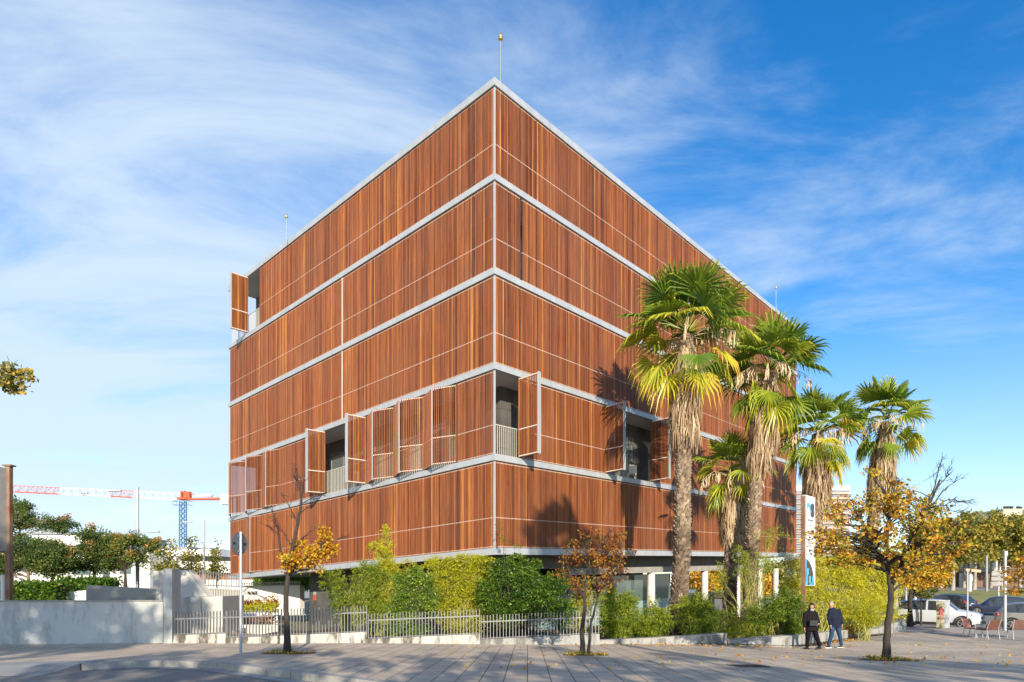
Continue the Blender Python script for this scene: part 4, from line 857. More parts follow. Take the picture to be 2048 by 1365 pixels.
# ramp wall at the left
t = thing('ramp_wall', 'long smooth grey green rendered wall at the left edge of the pavement', 'wall', tuple(G(160, 20.2)))
mb = MB(); pxwall(mb, (-260, 18.6, 1204, 1320), (326, 20.95, 1203, 1310), .28); mb.build('wall_body', M['wall_blue'], t)
mb = MB(); pxwall(mb, (-260, 18.57, 1202, 1204.5), (326, 20.92, 1201, 1203.5), .34); mb.build('coping', M['concrete'], t)
def onwall(px0, px1, y0, y1, name, m, out=.012):
    f = lambda px: 18.6+(px+260)/586*2.35-.012
    mb = MB(); pxwall(mb, (px0, f(px0)-out, y0, y1), (px1, f(px1)-out, y0, y1), out+.02); o = mb.build(name, m, t); return o
onwall(95, 102, 1262, 1275, 'vent_grille', M['black']); onwall(180, 186, 1280.5, 1284, 'drain_hole', M['black'])
mb = MB()
for k, (yy, ww) in enumerate(((1213.5, 1.2), (1215.8, .9), (1218, 1.3), (1220.4, .8), (1222.6, 1.1))):
    f = 18.6+(8+260)/586*2.35-.02; pxwall(mb, (5.5, f, yy-.8, yy+.3), (5.5+5*ww, f+.02, yy-.8, yy+.3), .012)
mb.build('stencilled_mark', M['black'], t)
# pier, triangular wall, block walls
M['lime_shade'] = M['lime_wall']
mb = MB(); pxwall(mb, (327, 20.85, 1137, 1310), (344, 20.9, 1138, 1310), .9); tag(mb.build('wall_pier', M['wall_blue']), 'tall square rendered pier where the ramp wall meets the picket fence', 'pier')
mb = MB(); A = [P(347, 1141, 23.2), P(373, 1141, 23.2), P(415, 1193, 23.2), P(347, 1196, 23.2)]; n = np.array([.10, .38, 0])
mb.add([*A, *[q+n for q in A]], [[3, 2, 1, 0], [4, 5, 6, 7], [0, 1, 5, 4], [1, 2, 6, 5], [2, 3, 7, 6], [3, 0, 4, 7]]); tag(mb.build('sloping_wall', M['lime_wall']), 'white triangular wall with a slanting right edge behind the pier', 'wall')
mb = MB(); pxwall(mb, (306, 25.5, 1142, 1230), (332, 25.0, 1142, 1230), .3); tag(mb.build('back_wall', M['lime_wall']), 'dappled pale wall just left of the tall pier', 'wall')
mb = MB(); pxwall(mb, (347, 22.4, 1196, 1285), (368, 22.45, 1195, 1285), 1.2); tag(mb.build('concrete_block', M['lime_wall']), 'narrow pale concrete block right beside the tall pier', 'concrete block', 'pale concrete blocks behind the fence')
mb = MB(); pxwall(mb, (374, 22.8, 1195, 1285), (402, 22.85, 1195, 1285), 1.2); pxwall(mb, (403, 22.82, 1194.5, 1285), (445, 22.9, 1193, 1285), 2.5); tag(mb.build('concrete_block', M['lime_wall']), 'wide pale concrete block with a dark streaked right side', 'concrete block', 'pale concrete blocks behind the fence')
mb = MB(); pxwall(mb, (172, 25.0, 1171, 1230), (312, 25.4, 1178, 1230), .3); tag(mb.build('grey_wall', M['concrete']), 'plain grey concrete slab wall above the ramp wall, before the trees', 'wall')
mb = MB(); pxwall(mb, (445, 27.0, 1193, 1250), (478, 29.5, 1198, 1245), .3); tag(mb.build('side_wall', M['concrete']), 'dark streaked concrete side wall right of the pale blocks', 'wall')
mb = MB(); pxwall(mb, (478, 38, 1173, 1230), (600, 36.5, 1171, 1230), .4); tag(mb.build('garden_wall', M['white']), 'bright white wall seen under the raised left end of the building', 'wall')
mb = MB(); A = [P(x, y, 33) for x, y in ((478, 1192), (500, 1190), (515, 1191), (530, 1200), (545, 1215), (478, 1215))]; n = np.array([0, .5, 0]); k = 6
mb.add([*A, *[q+n for q in A]], [list(range(k-1, -1, -1)), list(range(k, 2*k))]); mb.add([*A, *[q+n for q in A]], [[i, (i+1) % k, k+(i+1) % k, k+i] for i in range(k)])
tag(mb.build('broken_wall', M['lime_wall']), 'low pale wall with a curved sloping top before the white wall', 'wall')
for i, px in enumerate((497, 505)):
    mb = MB(); b = P(px+4, 1190, 33.2); box(mb, (b[0], b[1], b[2]+.06), (.20, .3, .26)); bar(mb, (b[0]-.06, b[1], b[2]+.14), (b[0]+.12, b[1], b[2]-.04), .3, .09)
    tag(mb.build('concrete_stub', M['concrete']), ('left' if i == 0 else 'right')+' of two small slanted concrete stubs before the white wall', 'concrete stub', 'slanted concrete stubs')
def pfence(px0, px1, Y0, Y1, t0, t1, b0, b1, pitch, name, label, m, wpx=.03, rails=True):
    a = P(px0, b0, Y0); t = thing(name, label, 'fence', tuple(a)); mb = MB(); A0, A1, B0, B1 = P(px0, t0, Y0), P(px1, t1, Y1), P(px0, b0, Y0), P(px1, b1, Y1)
    n = max(2, int(np.linalg.norm((A1-A0)[:2])/pitch))
    for i in range(n+1):
        u_ = i/n; q = A0*(1-u_)+A1*u_; r = B0*(1-u_)+B1*u_; box(mb, (q[0], q[1], (q[2]+r[2])/2), (wpx, .05, q[2]-r[2]))
    mb.build('pickets', m, t)
    mb = MB(); h = (A0-B0)*.88; bar(mb, tuple(B0+h), tuple(B1+(A1-B1)*.88), .03, .04); bar(mb, tuple(B0+(A0-B0)*.1), tuple(B1+(A1-B1)*.1), .03, .04); mb.build('rail', m, t); return t
pfence(400, 482, 33, 36, 1140, 1150, 1174, 1176, .19, 'metal_fence', 'tall dark metal railing behind the triangular wall', M['steel_dark'])
pfence(412, 485, 30, 33, 1176, 1180, 1194, 1196, .13, 'metal_fence', 'low white picket railing right of the triangular wall', M['cream_steel'], .06)
pfence(480, 600, 37.8, 36.4, 1166, 1163, 1173.5, 1171.5, .17, 'metal_fence', 'short spiked railing along the top of the white wall', M['steel'], .03)
# ramp slabs seen through the left fence
mb = MB(); A = [P(390, 1262, 24), P(470, 1262, 24), P(556, 1240, 29), P(540, 1232, 31)]
mb.add([*A, *[q-np.array([0, 0, .15]) for q in A]], BF[:, ::-1]); tag(mb.build('ramp_slab', M['kerb']), kind='structure')
# ground cover plants in the left garden
def cover(name, label, px, Y, lobes, lm, **k): return shrub(name, label, 'plant', px, Y, lobes, lm, .11, 40, .55, 60, .22, k.get('b', .5), .22, 0)
cover('low_shrub', 'low green and red shrub band in front of the white wall', 505, 29, [(480, 1222, 28, 10, 28.5), (515, 1220, 32, 12, 29), (545, 1216, 18, 14, 30)], 'lime', b=.42)
cover('low_shrub', 'rusty red low plants on the crest above the green shrub band', 510, 30.5, [(485, 1211, 26, 5, 30), (520, 1207, 36, 6, 30.5), (546, 1205, 12, 8, 30.5)], 'rust', b=.45)
cover('low_shrub', 'brown red plants seen through the picket fence by the dark wall', 515, 26.5, [(490, 1243, 22, 8, 26.5), (530, 1240, 26, 8, 26.5)], 'rust', b=.4)
mb = MB(); pxwall(mb, (455, 27.3, 1226, 1262), (556, 28.0, 1226, 1262), .25); tag(mb.build('terrace_wall', M['white']), 'white terrace wall between the two bands of red plants', 'wall')
mb = MB(); pxwall(mb, (455, 25.0, 1250, 1285), (556, 25.6, 1250, 1280), .25); tag(mb.build('terrace_wall', M['lime_wall']), 'lower pale terrace wall just behind the picket fence', 'wall')
# hedges
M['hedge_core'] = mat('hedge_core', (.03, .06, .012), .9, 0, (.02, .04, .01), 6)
def hedge(px0, px1, Y, t, b, label, per=46, lm='green', bc=.6):
    s = Y/FPX; A = P(px0, b, Y); B = P(px1, t, Y); mb = MB(); th_ = 1.2; n = int((px1-px0)*s*(b-t)*s*1500)+200
    p = np.c_[rng.uniform(A[0], B[0], n), Y+rng.uniform(0, th_, n)**1.5, A[2]+(B[2]-A[2])*rng.uniform(0, 1, n)**.8+rng.normal(0, .05, n)]
    leaves(mb, p, .16, .6, rng.normal(bc, .2, n)); q = thing('hedge', label, 'hedge', (float((A[0]+B[0])/2), Y+.5, float(A[2])))
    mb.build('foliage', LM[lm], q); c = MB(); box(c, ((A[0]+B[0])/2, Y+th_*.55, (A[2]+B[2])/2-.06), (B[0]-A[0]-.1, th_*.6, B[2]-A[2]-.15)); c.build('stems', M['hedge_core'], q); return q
hedge(-80, 106, 31, 1165, 1204, 'trimmed green hedge at the left edge behind the ramp wall', lm='laurel', bc=.42)
hedge(107, 216, 33, 1157, 1190, 'second trimmed green hedge, right of the first and stepping higher', lm='laurel', bc=.42)
hedge(505, 620, 46, 1150, 1180, 'bright green hedge above the white wall under the building', lm='laurel', bc=.62)
mb = MB(); pxwall(mb, (82, 32.6, 1188, 1215), (175, 32.8, 1181, 1215), .3); tag(mb.build('low_wall', M['white']), 'low white wall below the second hedge', 'wall')
# ---------------------------------------------------------------- left background
gk = 'orange podded trees behind the ramp wall'
def koel(label, px, Y, trunkpts, lobes, pods, basec=.45, leaf_=.13, lm='green'):
    return tree('garden_tree', label, 'tree', G(px, Y), [stem(px, Y, *trunkpts)], lobes, lm, leaf_, 84, 120, .5, r_tr=.13, tipr=.42, bark='bark_tan' if px < 70 else 'bark', group=gk, twig=False, basec=basec, pods=pods, depth=.8)
koel('big wide crowned garden tree beside the rusty billboard post', 20, 40, [(25, 1120), (40, 1060)], [(40, 1040, 60, 26, 40), (95, 1045, 60, 16, 40), (140, 1055, 28, 10, 40), (20, 1015, 40, 18, 40), (30, 1080, 50, 16, 40)], .06, .5)
koel('pale trunked garden tree nearest the rusty billboard post', 58, 34, [(57, 1165), (56, 1130)], [(50, 1115, 55, 26, 34), (10, 1140, 26, 20, 34), (90, 1100, 30, 18, 34)], .05, .5)
koel('dark trunked garden tree standing before the two hedges', 104, 34, [(104, 1165), (106, 1130)], [(105, 1115, 58, 24, 34), (80, 1090, 30, 12, 34), (140, 1125, 26, 16, 34), (120, 1140, 40, 12, 34)], .06, .48)
koel('garden tree heavy with orange pods above the second hedge', 188, 36, [(188, 1160), (190, 1130)], [(185, 1105, 45, 20, 36), (180, 1075, 34, 14, 36), (190, 1130, 44, 14, 36), (215, 1090, 20, 14, 36)], .14, .5)
koel('yellow orange garden tree beside the tall lamp post', 252, 36, [(251, 1165), (250, 1140)], [(240, 1105, 36, 22, 36), (285, 1090, 36, 14, 36), (255, 1080, 40, 12, 36), (225, 1128, 34, 12, 36), (270, 1120, 26, 14, 36)], .3, .66, lm='green')
for i, (px, cy, rx, ry, Y, lb) in enumerate(((338, 1125, 24, 32, 33, 'young upright tree behind the tall pier'), (382, 1125, 18, 34, 35, 'young upright tree behind the triangular wall'), (434, 1125, 14, 30, 40, 'young upright tree behind the dark railing'))):
    tree('young_tree', lb, 'tree', G(px, Y), [stem(px, Y, (px, 1170), (px+1, 1120))], [(px, cy, rx, ry, Y), (px, cy-ry, rx*.4, ry*.4, Y), (px, cy+ry*.6, rx*1.3, ry*.4, Y)], 'plane', .18, 26, 34, .5, .05, .36, group='young trees on the left terrace', twig=False, basec=.40, depth=.8)
# billboard frame
M['rust'] = mat('rusty_steel', (.34, .26, .19), .85, .2, (.22, .075, .025), 2.2, 8, .5, 30, stretch=(2, 2, .8))
t = thing('billboard', 'tall rusty steel billboard frame cut by the left edge', 'billboard', tuple(P(18, 1300, 22)))
mb = MB(); b = P(18, 1300, 22); top = P(18, 934, 22); box(mb, (b[0], 22, (b[2]+top[2])/2), (.16, .16, top[2]-b[2])); mb.build('post', M['rust'], t)
mb = MB(); q = P(18, 933, 22); box(mb, (q[0], 22, q[2]+.02), (.30, .26, .05)); q = P(16, 1104, 22); box(mb, (q[0]-.4, 22, q[2]), (1.0, .14, .05)); mb.build('bracket', M['rust'], t)
M['board'] = mat('weathered_board', (.46, .44, .38), .8, 0, (.30, .29, .27), 1.5, 7)
mb = MB(); A = P(12, 940, 21.95); B = P(12, 1103, 21.95); C_ = P(-130, 900, 19.5); D = P(-130, 1095, 19.5)
n = np.array([.06, .10, 0]); v = [B, D, D+n, B+n, A, C_, C_+n, A+n]; mb.add(v, BF[:, ::-1]); mb.build('board', M['board'], t)
mb = MB()
for f in (0, .45, 1):
    p, q = A*(1-f)+B*f, C_*(1-f)+D*f; bar(mb, tuple(p+np.array([0, -.03, 0])), tuple(q+np.array([0, -.03, 0])), .04, .07)
mb.build('board_frame', M['rust'], t)
mb = MB(); tube(mb, [P(6, 1302, 22.5), P(6, 1150, 22.5)], .07, 10); tag(mb.build('marker_post', M['white'], None, True), 'short white pole standing just left of the rusty billboard post', 'post')
# white buildings
M['brown_win'] = mat('brown_panel', (.20, .16, .12), .5)
def pbox(mb, px0, px1, Y, t, b, d, mi=0):
    A = P(px0, b, Y); B = P(px1, t, Y); box(mb, ((A[0]+B[0])/2, Y+d/2, (A[2]+B[2])/2), (B[0]-A[0], d, B[2]-A[2]), 0, mi)
def wins(t, Y, rows, name='window'):
    for (x0, x1, y0, y1) in rows:
        mb = MB(); pbox(mb, x0, x1, Y-.06, y0, y1, .09); mb.build(name, M['glass'], t)
        f = MB(); pbox(f, x0, x1, Y-.10, y1, y1+.8, .12); f.build('sill', M['soffit'], t)
t = thing('white_building', 'long low white building behind the garden trees', 'building', tuple(P(160, 1205, 62)))
mb = MB(); pbox(mb, -120, 135, 62, 1092, 1210, 12); pbox(mb, 135, 300, 62.3, 1100, 1210, 12); pbox(mb, 62, 215, 70, 1068, 1100, 12); mb.build('wall', M['white'], t)
mb = MB(); pbox(mb, 60, 217, 69.7, 1066, 1068.5, 13); pbox(mb, -121, 136, 61.7, 1090, 1092.5, 13); mb.build('parapet', M['soffit'], t)
mb = MB(); pbox(mb, 82, 108, 72, 1060, 1067, 5); mb.build('rooftop_box', M['steel_dark'], t)
wins(t, 62, [(20, 60, 1130, 1142), (120, 134, 1130, 1146), (205, 216, 1140, 1160)]); wins(t, 62.3, [(146, 180, 1132, 1150), (240, 262, 1132, 1148)])
t = thing('white_building', 'stepped white building with a grey recess, below the blue crane', 'building', tuple(P(390, 1190, 66)))
mb = MB(); pbox(mb, 292, 440, 66, 1099, 1112, 14); pbox(mb, 292, 352, 66.2, 1112, 1200, 14); pbox(mb, 352, 560, 67, 1123, 1146, 13); pbox(mb, 352, 560, 66.5, 1160, 1200, 13); mb.build('wall', M['white'], t)
mb = MB(); pbox(mb, 352, 440, 68, 1112, 1123, 10); mb.build('recess', M['concrete'], t)
mb = MB(); pbox(mb, 352, 556, 67.5, 1146, 1160, 10); mb.build('rust_band', mat('corten_band', (.28, .11, .05), .8, 0, (.2, .08, .04), .4), t)
mb = MB(); pbox(mb, 350, 376, 68, 1094, 1099, 5); pbox(mb, 404, 420, 68, 1096, 1099, 4); mb.build('rooftop_box', M['steel_dark'], t)
wins(t, 66.2, [(300, 316, 1118, 1130), (302, 318, 1142, 1156)])
# tower crane
t = thing('tower_crane', 'tower crane with blue lattice mast and red and white jib', 'crane', tuple(P(366, 1140, 150)))
M['cblue'] = mat('crane_blue', (.02, .13, .34), .5); M['cred'] = mat('crane_red', (.62, .10, .035), .5); M['cwhite'] = mat('crane_white', (.82, .82, .80), .5)
def lattice(mb, A, B, w_, h_, n, r, tri=False):
    A = np.asarray(A); B = np.asarray(B); d = unit(B-A); s = unit(np.cross(d, [0, 0, 1.])) if abs(d[2]) < .9 else np.array([1., 0, 0]); u_ = np.cross(s, d)
    offs = [s*w_/2-u_*h_/2, -s*w_/2-u_*h_/2, u_*h_/2] if tri else [s*w_/2+u_*h_/2, s*w_/2-u_*h_/2, -s*w_/2-u_*h_/2, -s*w_/2+u_*h_/2]
    for o in offs: tube(mb, [A+o, B+o], r, 4)
    m = len(offs)
    for i in range(n):
        a = A+(B-A)*i/n; b = A+(B-A)*(i+.5)/n; c = A+(B-A)*(i+1)/n
        for k in range(m):
            o1, o2 = offs[k], offs[(k+1) % m]; tube(mb, [a+o1, b+o2], r*.6, 3); tube(mb, [b+o2, c+o1], r*.6, 3)
Yc = 150
mb = MB(); lattice(mb, P(366, 1140, Yc), P(366, 1003, Yc), 1.15, 1.15, 14, .11); mb.build('mast', M['cblue'], t)
mb = MB()
for a in (-1, 1):
    q = P(366+a*9, 1011, Yc); 
    for z in (0, .9): bar(mb, (q[0]-.8, q[1]-1, q[2]+z), (q[0]+.8, q[1]-1, q[2]+z), .08, .08); bar(mb, (q[0]+a*.8, q[1]-1, q[2]+z), (q[0]+a*.8, q[1]+1, q[2]+z), .08, .08)
    for z in (-.8, 0, .8): bar(mb, (q[0]+z, q[1]-1, q[2]), (q[0]+z, q[1]-1, q[2]+.9), .06, .06)
mb.build('platform', M['cblue'], t)
mb = MB(); q = P(367, 998, Yc); box(mb, tuple(q), (2.2, 2.0, .5)); box(mb, tuple(P(364, 990, Yc)), (.25, 1, 1.6)); box(mb, tuple(P(370, 990, Yc)), (.25, 1, 1.8)); bar(mb, P(362, 985, Yc), P(374, 985, Yc), .3, .25)
bar(mb, P(370, 983, Yc), P(398, 993, Yc), .18, .18); bar(mb, P(364, 999, Yc), P(448, 998.5, Yc), 1.2, .35); bar(mb, P(392, 993, Yc), P(442, 996, Yc), .1, .1); box(mb, tuple(P(376, 991, Yc)), (1.2, 1.2, 1.6)); mb.build('slewing_unit', M['cred'], t)
mb = MB(); box(mb, tuple(P(408, 991.5, Yc)), (3.8, .9, .55)); box(mb, tuple(P(453, 994, Yc)), (2.2, 1.6, 1.0)); box(mb, tuple(P(451, 1004, Yc)), (1.8, 1.5, 1.3)); mb.build('counterweight', M['cwhite'], t)
jib = lambda px: P(px, 978.5+(px-22)*.0465, Yc)
for (a, b, n, m) in ((-40, 120, 9, 'cred'), (120, 219, 6, 'cwhite'), (219, 268, 3, 'cred'), (268, 360, 6, 'cwhite')):
    mb = MB(); lattice(mb, jib(a)+np.array([0, 0, .1]), jib(b)+np.array([0, 0, .1]), 1.2, 1.5, n, .085, True); mb.build('jib', M[m], t)
mb = MB(); box(mb, tuple(P(170, 988, Yc)), (1.4, .8, .3)); mb.build('trolley', M['steel_dark'], t)
# street lamps on the left
def lamp_head(mb, A, B):
    A = np.asarray(A); B = np.asarray(B); bar(mb, tuple(A), tuple(A*.45+B*.55), .05, .05); d = B-A
    c = A+d*.78; L = np.linalg.norm(d)*.5; rz = math.atan2(d[1], d[0]); box(mb, tuple(c), (L, .26, .09), rz, taper=.75)
def lampp(label, px, Y, ytop, ybot, heads, r=.09, dark=0, base=None):
    b = base if base is not None else P(px, ybot, Y); t = thing('street_lamp', label, 'street lamp', tuple(b)); top = P(px, ytop, Y)
    mb = MB(); mid = b*.35+np.array(top)*.65; tube(mb, [b, mid], r, 10, 1 if dark else 0); tube(mb, [mid, top], r*.8, 10); mb.build('pole', [M['steel'], M['steel_dark']], t, True)
    for (hx, hy, ay) in heads:
        mb = MB(); lamp_head(mb, P(px, ay, Y), P(hx, hy, Y)); mb.build('lamp_arm', M['steel'], t)
    return t
lampp('tall grey street lamp with two arms beside the yellow orange tree', 275, 38, 975, 1215, [(218, 980, 987), (318, 1063, 1067)], .11, 1)
lampp('farther street lamp right of the blue crane mast', 408, 48, 1041, 1180, [(366, 1044, 1047), (436, 1099, 1102)], .10, 1)
# no-entry disc seen from behind
t = thing('traffic_sign', 'round traffic sign seen from behind on a grey pole in the pavement', 'traffic sign', tuple(G(481.5, 15.8)))
g = G(481.5, 15.8); mb = MB(); tube(mb, [g, P(481.5, 1064, 15.8)], .034, 12); mb.build('pole', M['steel'], t, True)
c = P(480, 1088, 15.85); nrm = np.array([.96, -.28, 0]); tgt = np.array([.28, .96, 0]); c = np.array(P(482, 1088, 15.8))-nrm*.05
mb = MB(); disc(mb, c, .285, nrm, 40, .012); o = mb.build('disc', mat('sign_back', (.11, .135, .15), .6, .1, (.09, .115, .13), 3), t)
mb = MB(); disc(mb, c-nrm*.012, .293, nrm, 40, .010); f = mb.build('rim', mat('red_rim', (.35, .05, .04), .5), t)
mb = MB()
for dz in (-.19, .19): bar(mb, c+nrm*.03-tgt*.06+[0, 0, dz], c+nrm*.03+tgt*.06+[0, 0, dz], .04, .03)
mb.build('clamp', M['steel_dark'], t)
mb = MB(); d = tgt; q = c+nrm*.0085
for a in (-.19, .19):
    p = q+d*a; v = [p-d*.05-np.array([0, 0, .03]), p+d*.05-np.array([0, 0, .03]), p+d*.05+np.array([0, 0, .03]), p-d*.05+np.array([0, 0, .03])]; mb.add(v, [[0, 1, 2, 3]])
mb.build('maker_label', M['black'], t)
# ---------------------------------------------------------------- right background buildings
t = thing('apartment_tower', 'far high rise with white and salmon balcony bands behind the gold tree', 'building', tuple(P(1650, 1180, 350)))
M['salmon'] = mat('hazed_salmon_band', (.66, .42, .35), .8); M['dusk_glass'] = mat('window_band', (.20, .25, .30), .3)  # distance haze is mixed into the salmon colour, so it is paler
mb = MB(); pbox(mb, 1590, 1700, 352, 972, 1190, 14); mb.build('wall', M['white'], t)
for i in range(20):
    y = 980+i*9.9
    mb = MB(); pbox(mb, 1628, 1701, 350.5, y+4.6, y+8.6, 2.4); mb.build('balcony_band', M['salmon'], t)
    mb = MB(); pbox(mb, 1632, 1700, 351.5, y+.6, y+3.6, .9); mb.build('window_row', M['dusk_glass'], t)
    mb = MB(); pbox(mb, 1593, 1624, 351.0, y+1.2, y+6.4, 1.4); mb.build('window_row', M['dusk_glass'], t)
    mb = MB(); pbox(mb, 1592, 1626, 350.6, y+7.4, y+9.0, 2.0); mb.build('balcony_band', M['salmon'], t)
t = thing('brick_house', 'low building with brown brick base and white balcony storey beyond the lawn', 'building', tuple(P(1940, 1177, 104)))
M['brick'] = brickmat('brown_brick', (.17, .095, .06), (.22, .125, .08), (.12, .09, .07), .6, .2, .02, vec='XZ', noise=.15)
mb = MB(); pbox(mb, 1700, 2300, 104, 1143, 1178, 20); pbox(mb, 2024, 2300, 103.5, 1098, 1142.5, 20); mb.build('brick_wall', M['brick'], t)
mb = MB(); pbox(mb, 1700, 2023, 106, 1112, 1143, 16); mb.build('upper_wall', M['white'], t)
mb = MB(); pbox(mb, 1700, 2024, 103.2, 1140, 1144, 2.6); mb.build('balcony_slab', M['soffit'], t)
mb = MB(); pbox(mb, 1695, 2026, 103.0, 1109.5, 1112.5, 20); pbox(mb, 2020, 2300, 103.0, 1096, 1098.5, 21); mb.build('roof', mat('roof_tile', (.30, .20, .15), .8), t)
for (x0, x1) in ((1880, 1890), (1894, 1906), (1918, 1930), (1940, 1954), (1958, 1972), (1976, 1992), (2008, 2016), (1860, 1872), (1838, 1850)):
    mb = MB(); pbox(mb, x0, x1, 105.7, 1118, 1139, .4); mb.build('window', M['glass'], t)
for x in range(1700, 2024, 30):
    mb = MB(); pbox(mb, x, x+1.6, 103.3, 1112.5, 1140, .15); mb.build('balcony_post', M['white'], t)
mb = MB(); pbox(mb, 1700, 2023, 103.35, 1133, 1133.8, .06); pbox(mb, 1700, 2023, 103.35, 1136.4, 1137, .06); mb.build('railing', M['white'], t)
mb = MB(); pbox(mb, 1918, 1937, 103.7, 1146, 1177, .5); mb.build('gate', M['steel_dark'], t)
mb = MB(); pbox(mb, 1937.5, 1940, 103.6, 1146, 1177, .5); pbox(mb, 1943, 1948, 103.6, 1149, 1177, .5); mb.build('door', M['white'], t)
t = thing('apartment_block', 'cream rooftop of a distant block with round tanks at the right edge', 'building', tuple(P(2030, 1140, 210)))
M['cream'] = mat('cream_wall', (.62, .53, .37), .8)
mb = MB(); pbox(mb, 2007, 2120, 210, 1018, 1180, 16); pbox(mb, 1970, 2200, 214, 1038, 1180, 14); mb.build('wall', M['cream'], t)
mb = MB(); 
for x, h in ((2010, 4), (2016, 4), (2023, 4), (2036, 4), (2041, 3)): q = P(x, 1017, 211); tube(mb, [q+np.array([0, 0, -.6]), q+np.array([0, 0, h*.16])], [.45, .5], 8)
mb.build('roof_vent', M['black'], t)
mb = MB(); pbox(mb, 2026, 2028, 209.8, 1024, 1027, .4); pbox(mb, 2046, 2060, 209.8, 1020, 1030, .4); mb.build('window', M['glass'], t)
# distant tree line and hillside filling under the building
for i, (px, cy, w_, h_, Y, lm) in enumerate(((1420, 1160, 60, 26, 75, 'yellow'), (1500, 1165, 50, 24, 78, 'orange'), (1560, 1158, 50, 30, 80, 'plane'), (1700, 1140, 50, 40, 84, 'plane'), (1780, 1135, 46, 36, 88, 'plane'))):
    tree('avenue_tree', ['gold tree seen between the white columns', 'orange tree seen between the white columns further right', 'tree behind the right end of the building', 'tree behind the lime bamboo thicket', 'tree behind the spreading gold tree and the thicket'][i], 'tree', G(px, Y), [stem(px, Y, (px, 1190), (px, 1160))], [(px, cy, w_, h_, Y)], lm, .42, 40, 44, .8, .3, 1.1, group='avenue trees behind the building', twig=False)
